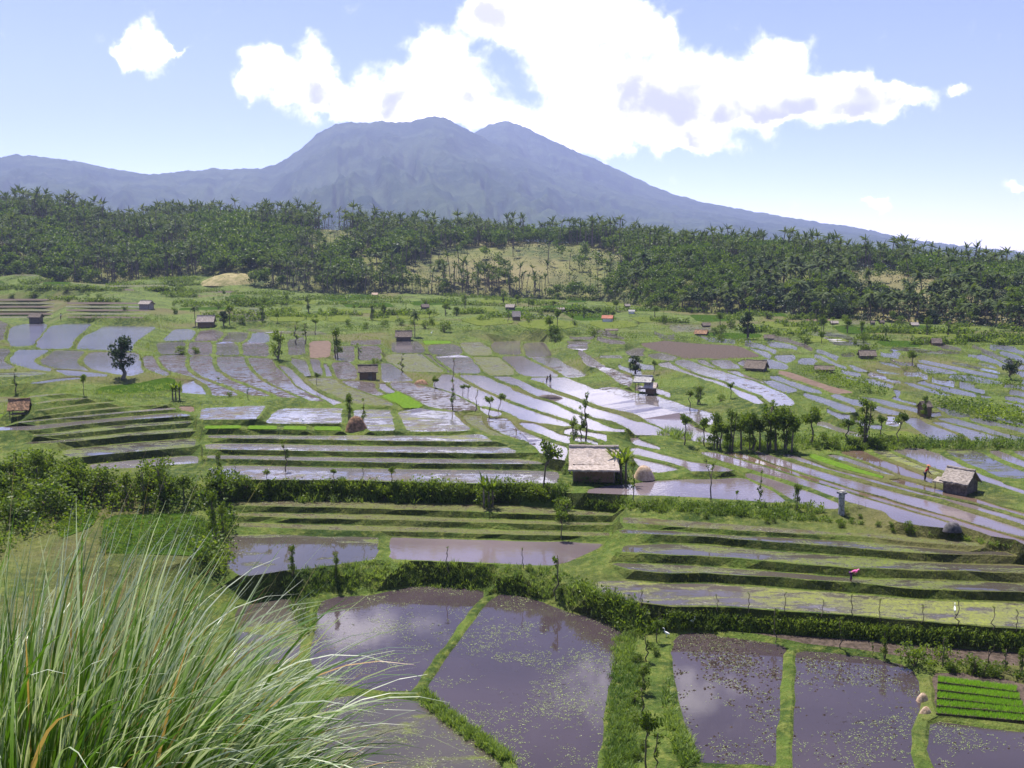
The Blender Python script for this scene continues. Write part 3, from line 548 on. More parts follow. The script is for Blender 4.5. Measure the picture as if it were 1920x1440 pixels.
for f in FIELDS:
    P = f['w'] if area2(f['w']) > 0 else f['w'][::-1]
    per = np.linalg.norm(P - np.roll(P, 1, 0), axis=1).sum(); dist = np.linalg.norm(P.mean(0))
    P = resample(P, max(1.2, dist / 60)); P = P + rng.normal(size=P.shape) * min(.06, .001 * dist)
    wd = min(.38, .13 * area2(P) / per * 2) if f['ch'] else min(.2, .055 * area2(P) / per * 2); f['out'] = P; f['inn'] = inset(P, wd); f['rim'] = wd; f['olo'], f['ohi'] = P.min(0), P.max(0)
    lip = .02 if f['ch'] else .10
    for ring, z in ((P, f['z'] + lip), (f['inn'], f['z'])):
        s0 = len(cv); n = len(ring)
        cv += [Vector((float(p[0]), float(p[1]))) for p in ring]; cz += [z + (random.uniform(-.03, .05) if ring is P else 0) for _ in range(n)]
        ce += [(s0 + i, s0 + (i + 1) % n) for i in range(n)]
# ground points between and beyond the fields
gx = [(x + random.uniform(-12, 12), y + random.uniform(-3, 3)) for y in list(range(500, 640, 8)) + list(range(640, 1500, 13)) for x in range(-560, 2500, 34)]
G2 = np.array(gx); ok = np.ones(len(G2), bool)
for f in FIELDS:
    lo, hi = f['px'].min(0) - 14, f['px'].max(0) + 14; c = (G2 > lo).all(1) & (G2 < hi).all(1)
    if c.any():
        e = resample(f['px'], 5.0); idx = np.where(c)[0]
        d = np.abs(G2[idx][:, None] - e[None]); near = ((d[:, :, 0] < 18) & (d[:, :, 1] < 11)).any(1)
        ok[idx[near | pip(G2[idx], f['px'])]] = False
RS = np.concatenate([np.column_stack([e, [f['z'] - zbase(*q) for q in e]]) for f in FIELDS for e in [resample(f['px'], 14.0)]])
for x, y in G2[ok]:
    w_ = 1 / (((RS[:, 0] - x) / 2.5) ** 2 + (RS[:, 1] - y) ** 2 + 4) ** 1.5; z = zbase(x, y) + float(np.clip((w_ * RS[:, 2]).sum() / (w_.sum() + 1 / 45.0 ** 3), -9 if y > 600 else -.5, 9 if y > 600 else .5)); p = px_at(x, y, z)
    if p[1] > 900 or any((p[:2] > f['olo']).all() and (p[:2] < f['ohi']).all() and pip(p[None, :2], f['out'])[0] for f in FIELDS): continue
    cv.append(Vector((p[0], p[1]))); cz.append(z + random.uniform(-.05, .06))
for D, z in ((0, 27.3), (3, 26.35), (8, 22.9), (15, 18.3), (25, 12.6), (40, 4.6), (47, 1.2)):
    for x in range(-900, 2900, 110 if D > 5 else 500):
        u = (x - 960) / FPX * max(D, 2.5); cv.append(Vector((u, D + random.uniform(-.2, .2)))); cz.append(z + random.uniform(-.1, .1) * min(D / 8, 1))
for x in (-9000, -2900, -1500, -700, 0, 700, 1500, 2900, 9000):
    for y in (1000, 2000, 4000, 9000): cv.append(Vector((x, y))); cz.append(6.0)
for x, y, z in ((-60, -8, 27), (60, -8, 27), (-60, -55, 27), (60, -55, 27), (-400, -55, 25), (400, -55, 20), (-9000, -55, 15), (9000, -55, 10), (-250, 60, 14), (250, 60, 4), (-2900, 300, 14), (2900, 300, 8)): cv.append(Vector((x, y))); cz.append(z)
ov, oe, of, iv, ie, jf = geometry.delaunay_2d_cdt(cv, ce, cf, 0, 1e-5)
newv = np.array([not s_ for s_ in iv]); oz = np.zeros(len(ov)); cva = np.array([(v.x, v.y) for v in cv]); cza = np.array(cz); new = 0
for i, src in enumerate(iv):
    if src: oz[i] = np.mean([cz[s] for s in src])
    else:
        d = np.sum((cva - np.array([ov[i].x, ov[i].y])) ** 2, 1); oz[i] = cza[np.argmin(d)]; new += 1
OV = np.column_stack([[v.x for v in ov], [v.y for v in ov], oz]); GT = np.array([t for t in of if len(t) == 3]); cen = OV[GT][:, :, :2].mean(1); owner = np.full(len(GT), -1); tz = oz[GT].mean(1)
for i, f in enumerate(FIELDS):
    q = np.where((cen > f['inn'].min(0)).all(1) & (cen < f['inn'].max(0)).all(1))[0]
    if len(q):
        q = q[pip(cen[q], f['inn'])]; old = owner[q]; better = (old < 0) | (np.abs(tz[q] - f['z']) < np.abs(tz[q] - np.array([FIELDS[k]['z'] for k in old])))
        owner[q[better]] = i
for i, f in enumerate(FIELDS): f['tri'] = GT[owner == i]
GT = GT[owner < 0]; print('ground', len(OV), 'verts', len(GT), 'tris; crossing verts', new)
for f in FIELDS:
    nv_ = np.unique(f['tri']) if len(f['tri']) else np.zeros(0, int); nv_ = nv_[newv[nv_]] if len(nv_) else nv_; OV[nv_, 2] = f['z']
a_, b_, c_ = OV[GT[:, 0]], OV[GT[:, 1]], OV[GT[:, 2]]; nz = np.cross(b_ - a_, c_ - a_)[:, 2]; GT[nz < 0] = GT[nz < 0][:, ::-1]
mb = MB(); mb.add(OV, GT); ground = mb.obj('ground', MAT['ground']); tag(ground, kind='structure')
NAMES = {'B': 'paddy_water', 'W': 'paddy_water', 'D': 'pond_water', 'Q': 'paddy_water', 'M': 'mud_field', 'N': 'flooded_field', 'R': 'mud_field', 'V': 'weedy_water', 'Y': 'weedy_water', 'O': 'stubble_field', 'S': 'soil_field', 'H': 'soil_field', 'G': 'seedling_field', 'L': 'crop_field', 'P': 'rice_field'}
bv, bt = [OV], [GT]; nb_ = len(OV)
for f in FIELDS:
    if not len(f['tri']): continue
    use, inv = np.unique(f['tri'], return_inverse=True); tris = inv.reshape(-1, 3); P = OV[use].copy()
    a_, b_, c_ = P[tris[:, 0]], P[tris[:, 1]], P[tris[:, 2]]; nz = np.cross(b_ - a_, c_ - a_)[:, 2]; tris[nz < 0] = tris[nz < 0][:, ::-1]
    if f['typ'] in 'GLP': P = P + [0, 0, .10 if f['typ'] != 'P' else .2]
    mb = MB(); mb.add(P, tris)
    if f['typ'] in 'GLP':                    # standing crop: a skirt down to the soil
        n = len(f['inn']); Q = np.column_stack([f['inn'], np.full(n, f['z'] + (.10 if f['typ'] != 'P' else .2))]); Q = np.vstack([Q, Q - [0, 0, .35]]); mb.add(Q, [[i, (i + n), (i + 1) % n + n, (i + 1) % n] for i in range(n)])
    o = mb.obj(NAMES[f['typ']], MAT[f['typ']]); tag(o, kind='structure'); f['obj'] = o
    bv.append(P); bt.append(tris + nb_); nb_ += len(P)
BVH = BVHTree.FromPolygons([tuple(p) for p in np.concatenate(bv)], [tuple(int(i) for i in t) for t in np.concatenate(bt)])
def hit(x, y):
    d = Vector(px_ray(x, y)).normalized(); p, n, i, t = BVH.ray_cast(Vector((0, 0, ZC)), d)
    return (np.array(p), t) if p is not None else (None, None)
def drop(x, y):
    p, n, i, t = BVH.ray_cast(Vector((x, y, 200)), Vector((0, 0, -1))); return p.z if p is not None else 0.0

# ------------------------------------------------------------------ wooded hill and mountains
XS = np.arange(-520, 2460, 10.0)
FOOT = [(-520, 492), (0, 494), (150, 495), (300, 500), (400, 512), (500, 535), (600, 548), (700, 545), (800, 548), (900, 552), (1000, 556), (1150, 562), (1200, 575), (1300, 581), (1400, 586), (1500, 591), (1600, 596), (1700, 601), (1800, 606), (1920, 613), (2460, 625)]
CREST = [(-520, 405), (0, 412), (150, 418), (250, 438), (300, 424), (450, 420), (600, 432), (700, 440), (800, 448), (900, 450), (1000, 450), (1100, 456), (1200, 466), (1400, 481), (1600, 497), (1750, 512), (1920, 527), (2460, 560)]
def lerp(tab, x): return np.interp(x, [t[0] for t in tab], [t[1] for t in tab])
hill_foot = []
for x in XS:
    p, t = hit(x, lerp(FOOT, x) + 2); d = math.hypot(p[0], p[1]) if p is not None else 999
    hill_foot.append(d if 250 < d < 590 else 585)
hill_foot = np.array(hill_foot); k_ = np.ones(9) / 9; hill_foot = np.convolve(np.pad(hill_foot, 4, 'edge'), k_, 'valid')
_a = np.arctan2((XS - 960) / FPX, math.cos(PITCH)); hill_zf = np.array([min(drop((d - 6) * math.sin(a), (d - 6) * math.cos(a)), drop((d + 6) * math.sin(a), (d + 6) * math.cos(a))) - 1.0 for d, a in zip(hill_foot, _a)])
hill_depth = 165 + 40 * fbm(XS / 240, XS * 0, 3, 5)
def hill_pt(x, t):
    """x: azimuth as photo column, t: 0 foot .. 1 crest .. 2 back"""
    d = np.interp(x, XS, hill_foot) - 6; dep = np.interp(x, XS, hill_depth); D = d + dep * t
    u = (x - 960) / FPX; az = np.arctan2(u, math.cos(PITCH)); X, Y = D * np.sin(az), D * np.cos(az)
    yf, yc = lerp(FOOT, x), lerp(CREST, x)
    el = lambda y: np.tan(-PITCH + np.arctan((720 - y) / FPX))
    zf_, zc_ = np.interp(x, XS, hill_zf), ZC + el(yc) * (d + dep)
    s = np.where(t < 1, (np.clip(t, 0, 1) ** .85) * (1 - .25 * np.clip(t, 0, 1)) / .75, 1 - .12 * (t - 1) - .55 * np.maximum(t - 1.3, 0) ** 2 * 1.6)
    b = fbm(X / 60, Y / 60, 4, 11) * 9 * np.clip(t * (1.2 - t) * 3.2, 0, 1)
    return np.stack([X, Y, zf_ + (zc_ - zf_) * s + b], -1)
ts = np.linspace(0, 2.4, 46); XX, TT = np.meshgrid(XS, ts); HV = hill_pt(XX, TT).reshape(-1, 3); nx, ny = len(XS), len(ts)
def grid_faces(nx, ny): return np.array([[j * nx + i, j * nx + i + 1, (j + 1) * nx + i + 1, (j + 1) * nx + i] for j in range(ny - 1) for i in range(nx - 1)])
mb = MB(); mb.add(HV, grid_faces(nx, ny)); tag(mb.obj('hill', MAT['hill'], smooth=True), kind='structure')
kp, _ = hit(430, 534); mb = MB()                      # ochre knoll at the foot of the hill
qa = np.linspace(0, 2 * math.pi, 40, endpoint=False); qr = np.linspace(0, 1, 10)
KV = np.array([[kp[0] + r * 21 * math.cos(a), kp[1] + 14 + r * 16 * math.sin(a), kp[2] - .6 + 6.2 * (1 - r ** 2.2) + 1.2 * fbm(np.array([a * 2.]), np.array([r * 4.]), 2, 3)[0] * (1 - r)] for r in qr for a in qa])
mb.add(KV, [[j * 40 + i, j * 40 + (i + 1) % 40, (j + 1) * 40 + (i + 1) % 40, (j + 1) * 40 + i] for j in range(9) for i in range(40)])
MAT['knoll'] = plain('dry_grass', (.16, .15, .05), (.30, .25, .12), .3, .9, .5); tag(mb.obj('hill', MAT['knoll'], smooth=True), kind='structure')

SIL1 = [(-700, 345), (-300, 330), (0, 318), (60, 308), (140, 312), (230, 326), (290, 334), (330, 330), (420, 322), (500, 318), (530, 312), (570, 285), (600, 258), (640, 232), (690, 230), (725, 226), (760, 228), (800, 219), (820, 214), (838, 219), (858, 229), (895, 248), (960, 282), (1040, 318), (1140, 352), (1250, 385), (1400, 415), (1600, 440), (1800, 470), (2000, 488), (2700, 506)]
SIL2 = [(500, 420), (760, 300), (860, 262), (895, 246), (920, 230), (950, 223), (985, 235), (1020, 255), (1070, 278), (1130, 305), (1190, 335), (1250, 362), (1310, 380), (1400, 397), (1500, 414), (1600, 430), (1700, 452), (1800, 464), (1920, 476), (2100, 492), (2700, 505)]
def forest_mat(name, a, b, c):
    m, t, p, g = mat(name); pos = g.outputs['Position']; n = t.noise(pos, .003, 6, .65); n2 = t.noise(pos, .018, 5, .7)
    col = t.mix(t.ramp(n, .38, .64), a, b); col = t.mix(t.m('MULTIPLY', t.ramp(n2, .55, .72), .8), col, c)
    t.l.new(col, p.inputs['Base Color']); p.inputs['Roughness'].default_value = .95; p.inputs['Specular IOR Level'].default_value = .05
    bump(t, p, n2, .7, 30); return m
MAT['mount'] = forest_mat('forested_slope', (.022, .042, .026), (.06, .085, .045), (.11, .125, .07))
def mountain(sil, D0, D1, x0, x1, seed, wob):
    X = np.arange(x0, x1, 4.0); ts = np.linspace(0, 1.5, 110); XX, TT = np.meshgrid(X, ts)
    y = lerp(sil, XX); Dr = D1 + wob * fbm(XX / 300, XX * 0 + seed, 3, seed); D = D0 + (Dr - D0) * TT
    el = np.tan(-PITCH + np.arctan((720 - y) / FPX)); zr = ZC + el * Dr - 4
    az = np.arctan2((XX - 960) / FPX, math.cos(PITCH)); PX, PY = D * np.sin(az), D * np.cos(az)
    s = np.where(TT <= 1, TT ** 1.25, np.clip(1 - (TT - 1) * 1.5, 0, 1))
    gul = np.abs(fbm(XX / 70 + fbm(XX / 90, TT * 3, 3, seed + 9) * 1.6, TT * 3.2 + fbm(XX / 60, TT * 5, 2, seed + 4), 4, seed + 3)) * 2
    Z = 4 + (zr - 4) * s - gul * (zr * .26 + 14) * np.clip(TT * (1 - TT) * 3.4, 0, 1)
    Z += fbm(PX / 330, PY / 330, 3, seed + 6) * 60 * np.clip(TT * (1.0 - TT) * 4, 0, 1) + fbm(PX / 36, PY / 36, 2, seed + 5) * np.where(TT < 1.01, 26, 10)
    mb = MB(); mb.add(np.stack([PX, PY, Z], -1).reshape(-1, 3), grid_faces(len(X), len(ts))); return tag(mb.obj('mountain', MAT['mount'], smooth=True), kind='structure')
mountain(SIL1, 2000, 6600, -700, 2700, 2, 700)
mountain(SIL2, 3200, 8000, 500, 2700, 31, 300)

# ------------------------------------------------------------------ plants: prototypes one unit high, copied with shared meshes
def blob(c, r, n, R):
    d = R.normal(size=(n, 3)); d /= np.linalg.norm(d, axis=1)[:, None]
    return np.array(c) + d * np.array(r) * (R.random((n, 1)) ** .33)
def crown_mesh(name, blobs, n, size, R, up=.1, m='leaf', aspect=.55):
    mb = MB(); vol = np.array([b[1][0] * b[1][1] * b[1][2] for b in blobs]) ** .67; vol /= vol.sum()
    for (c, r), f in zip(blobs, vol):
        k = max(6, int(n * f)); P = blob(c, r, k, R)
        rel = (P[:, 2] - c[2]) / r[2]
        mb.leaves(P, size * R.uniform(.6, 1.3, k), np.clip(.45 + R.normal(0, .13) + R.normal(0, .16, k), 0, 1), aspect, up, R)
    return mb.mesh(name, MAT[m])
def limb_path(a, b, R, bend=.06, k=5):
    a, b = np.array(a, float), np.array(b, float); t = np.linspace(0, 1, k)[:, None]
    P = a + (b - a) * t; P[1:-1] += R.normal(0, bend * np.linalg.norm(b - a), (k - 2, 3)) * [1, 1, .3]; return P
PROTO = {}
def proto(kind, seed):
    R = np.random.default_rng(seed * 17 + sum(map(ord, kind))); tr = MB(); bl = []; n = 420; sz = .07; m = 'leaf'; U = R.uniform
    if kind in ('broad', 'forest', 'grove'):
        top = np.array([U(-.04, .04), U(-.04, .04), .30]); tr.tube(limb_path((0, 0, 0), top, R), np.linspace(.045, .028, 5), 7)
        for k in range(6):
            a = k * 1.05 + U(-.4, .4); e = np.array([math.cos(a) * U(.14, .27), math.sin(a) * U(.14, .27), U(.34, .84)])
            tr.tube(limb_path(top * U(.7, 1), e, R), np.linspace(.02, .007, 5), 5); bl.append((e, (U(.13, .19), U(.13, .19), U(.10, .15))))
        for k in range(4): bl.append(((U(-.15, .15), U(-.15, .15), U(.45, .9)), (U(.14, .2), U(.14, .2), U(.10, .14))))
        n, sz = (1500, .062) if kind == 'broad' else (600, .085); m = 'leaf' if kind == 'grove' else 'leaf_dark'
    elif kind == 'oval':
        tr.tube(limb_path((0, 0, 0), (U(-.03, .03), 0, .8), R, .03, 6), np.linspace(.05, .012, 6), 7)
        for k in range(26):
            z = U(.24, .90); q = .27 * (1 - ((z - .42) / .56) ** 2) ** .5; a = U(0, 6.28); e = np.array([math.cos(a) * q * U(.3, 1), math.sin(a) * q * U(.3, 1), z])
            if k < 9: tr.tube(limb_path((0, 0, z * .7), e, R), np.linspace(.018, .006, 5), 5)
            bl.append((e, (U(.08, .13), U(.08, .13), U(.06, .10))))
        n, sz, m = 1500, .06, 'leaf_dark'
    elif kind == 'lolli':
        top = np.array([U(-.05, .05), U(-.05, .05), .66]); tr.tube(limb_path((0, 0, 0), top, R, .05), np.linspace(.022, .014, 5), 6)
        for k in range(5):
            a = k * 1.26 + U(-.5, .5); e = np.array([top[0] + math.cos(a) * U(.05, .15), top[1] + math.sin(a) * U(.05, .15), U(.68, .9)])
            tr.tube(limb_path(top * U(.8, 1), e, R), np.linspace(.011, .005, 5), 5); bl.append((e, (U(.07, .12), U(.07, .12), U(.06, .1))))
        n, sz = 420, .07
    elif kind == 'round':
        top = np.array([U(-.05, .05), 0, .6]); tr.tube(limb_path((0, 0, 0), top, R, .05), np.linspace(.03, .018, 5), 6)
        for k in range(8): bl.append(((U(-.16, .16), U(-.16, .16), U(.56, .86)), (U(.11, .17), U(.11, .17), U(.09, .13))))
        n, sz = 900, .07
    elif kind == 'sprout':                   # lopped live-fence tree: bare crooked trunk, small tufts along it
        P = limb_path((0, 0, 0), (U(-.08, .08), U(-.08, .08), .9), R, .035, 7); tr.tube(P, np.linspace(.022, .012, 7), 6)
        for k in range(7):
            q = P[R.integers(2, 7)] + [U(-.06, .06), U(-.06, .06), U(-.02, .08)]; e = q + [U(-.06, .06), U(-.06, .06), U(.02, .08)]
            tr.tube(limb_path(q * [.4, .4, 1], e, R), np.linspace(.009, .004, 5), 4); bl.append((e, (U(.03, .06), U(.03, .06), U(.03, .06))))
        n, sz = 280, .05
    elif kind == 'stake':
        P = limb_path((0, 0, 0), (U(-.12, .12), U(-.12, .12), .92), R, .05, 7); tr.tube(P, np.linspace(.022, .011, 7), 5)
        for k in range(2): q = P[4 + k]; tr.tube(limb_path(q, q + [U(-.14, .14), U(-.1, .1), U(.1, .25)], R), np.linspace(.012, .004, 5), 4)
        bl.append((P[-1], (.03, .03, .04))); n, sz = 14, .05
    elif kind == 'fork':
        P = limb_path((0, 0, 0), (.02, 0, .55), R, .03, 6); tr.tube(P, np.linspace(.018, .013, 6), 6)
        for sgn, h in ((-1, .86), (1, .97)):
            e = np.array([sgn * .10 + .02, U(-.05, .05), h]); tr.tube(limb_path(P[-1], e, R, .08), np.linspace(.012, .006, 5), 5); bl.append((e, (.05, .05, .05)))
            bl.append((e * [.8, .8, .85], (.03, .03, .03)))
        n, sz = 90, .05
    elif kind == 'column':                   # tall narrow crown right down the stem
        for k in range(3): tr.tube(limb_path((U(-.06, .06), U(-.06, .06), 0), (U(-.12, .12), U(-.12, .12), .9), R, .04), np.linspace(.024, .008, 5), 5)
        for k in range(12): bl.append(((U(-.13, .13), U(-.13, .13), U(.25, .93)), (U(.08, .14), U(.08, .14), U(.07, .11))))
        n, sz = 900, .06
    elif kind == 'shrub':
        for k in range(4): tr.tube(limb_path((0, 0, 0), (U(-.3, .3), U(-.3, .3), U(.4, .8)), R, .08), np.linspace(.03, .01, 5), 5)
        for k in range(9): bl.append(((U(-.38, .38), U(-.38, .38), U(.18, .78)), (U(.2, .3), U(.2, .3), U(.15, .22))))
        n, sz = 520, .12
    if kind == 'banana':
        mb = MB()
        for k in range(3):
            x, y = (0, 0) if k == 0 else (U(-.14, .14), U(-.14, .14)); h = U(.42, .55); tr.tube([(x, y, 0), (x + .01, y, h * .5), (x, y, h)], [.035, .03, .02], 7)
            for j in range(8):
                a = j * .785 + U(-.3, .3); el = U(.7, 1.35); d = np.array([[math.cos(a) * math.cos(el), math.sin(a) * math.cos(el), math.sin(el)]])
                mb.blades(np.array([[x, y, h * U(.85, 1.0)]]), d, U(.38, .55), U(.09, .13), U(.35, .9), 6, U(.3, .9))
        crown = mb.mesh('banana_leaves', MAT['leaf'])
    elif kind == 'palm':
        P = limb_path((0, 0, 0), (U(-.1, .1), U(-.1, .1), .80), R, .02, 6); tr.tube(P, np.linspace(.017, .011, 6), 6); mb = MB()
        for j in range(17):
            a = j * 2.4 + U(-.2, .2); el = U(-.45, 1.25); L = U(.22, .29); d = np.array([math.cos(a) * math.cos(el), math.sin(a) * math.cos(el), math.sin(el)])
            p = P[-1].copy(); pts = [p.copy()]
            for i in range(5): p = p + d * L / 5; d = d + [0, 0, -.30]; d /= np.linalg.norm(d); pts.append(p.copy())
            pts = np.array(pts); sd_ = np.cross(pts[-1] - pts[0], [0, 0, 1.0]); sd_ /= np.linalg.norm(sd_) + 1e-9; tt = U(.15, .85)
            for i in range(5):
                w0 = .055 * (1 - (i / 5.2) ** 2); fr = (pts[i + 1] - pts[i])
                for s_ in (-1, 1):             # two drooping leaflets a step on each side of the rib
                    for q in (0, .5): b = pts[i] + fr * q; mb.add([b, b + fr * .55, b + fr * 1.1 + sd_ * s_ * w0 + [0, 0, -w0 * .55], b + fr * .7 + sd_ * s_ * w0 + [0, 0, -w0 * .7]], [[0, 1, 2, 3]], tt)
        crown = mb.mesh('palm_crown', MAT['palm'])
    elif kind != 'banana': crown = crown_mesh('tree_crown', bl, n, sz, R, .1, m)
    return tr.mesh('tree_trunk', MAT['bark'], True), crown
def get_proto(kind, k):
    if (kind, k) not in PROTO: PROTO[kind, k] = proto(kind, k)
    return PROTO[kind, k]
KN = {'broad': ('broadleaf_tree', 'tree'), 'forest': ('broadleaf_tree', 'tree'), 'oval': ('broadleaf_tree', 'tree'), 'grove': ('broadleaf_tree', 'tree'), 'lolli': ('small_tree', 'tree'), 'round': ('round_tree', 'tree'), 'sprout': ('pollarded_tree', 'tree'), 'stake': ('wooden_stake', 'stake'),
      'fork': ('forked_tree', 'tree'), 'column': ('columnar_tree', 'tree'), 'shrub': ('shrub', 'shrub'), 'banana': ('banana_plant', 'banana plant'), 'palm': ('coconut_palm', 'palm tree')}
def plant_at(kind, p, h, label, group=None, wide=1.0, var=None, lean=0.0):
    k = random.randrange(4) if var is None else var
    tr, cr = get_proto(kind, k); nm, cat = KN[kind]
    o = empty(nm, p - np.array([0, 0, .02 * h + .03]), random.uniform(0, 6.28), (h * wide, h * wide, h)); tag(o, label, cat, group)
    if lean: o.rotation_euler[1] = lean * math.cos(o.rotation_euler[2]); o.rotation_euler[0] = lean * math.sin(o.rotation_euler[2])
    link('stem' if kind == 'stake' else 'trunk', tr, o); link('twigs' if kind == 'stake' else 'crown', cr, o); return o
def plant(kind, x, y, hpx, label, group=None, wide=1.0, var=None, lean=0.0):
    p, t = hit(x, y)
    if p is None: print('no ground at', x, y); return None
    return plant_at(kind, p, hpx * t / FPX, label, group, wide, var, lean)

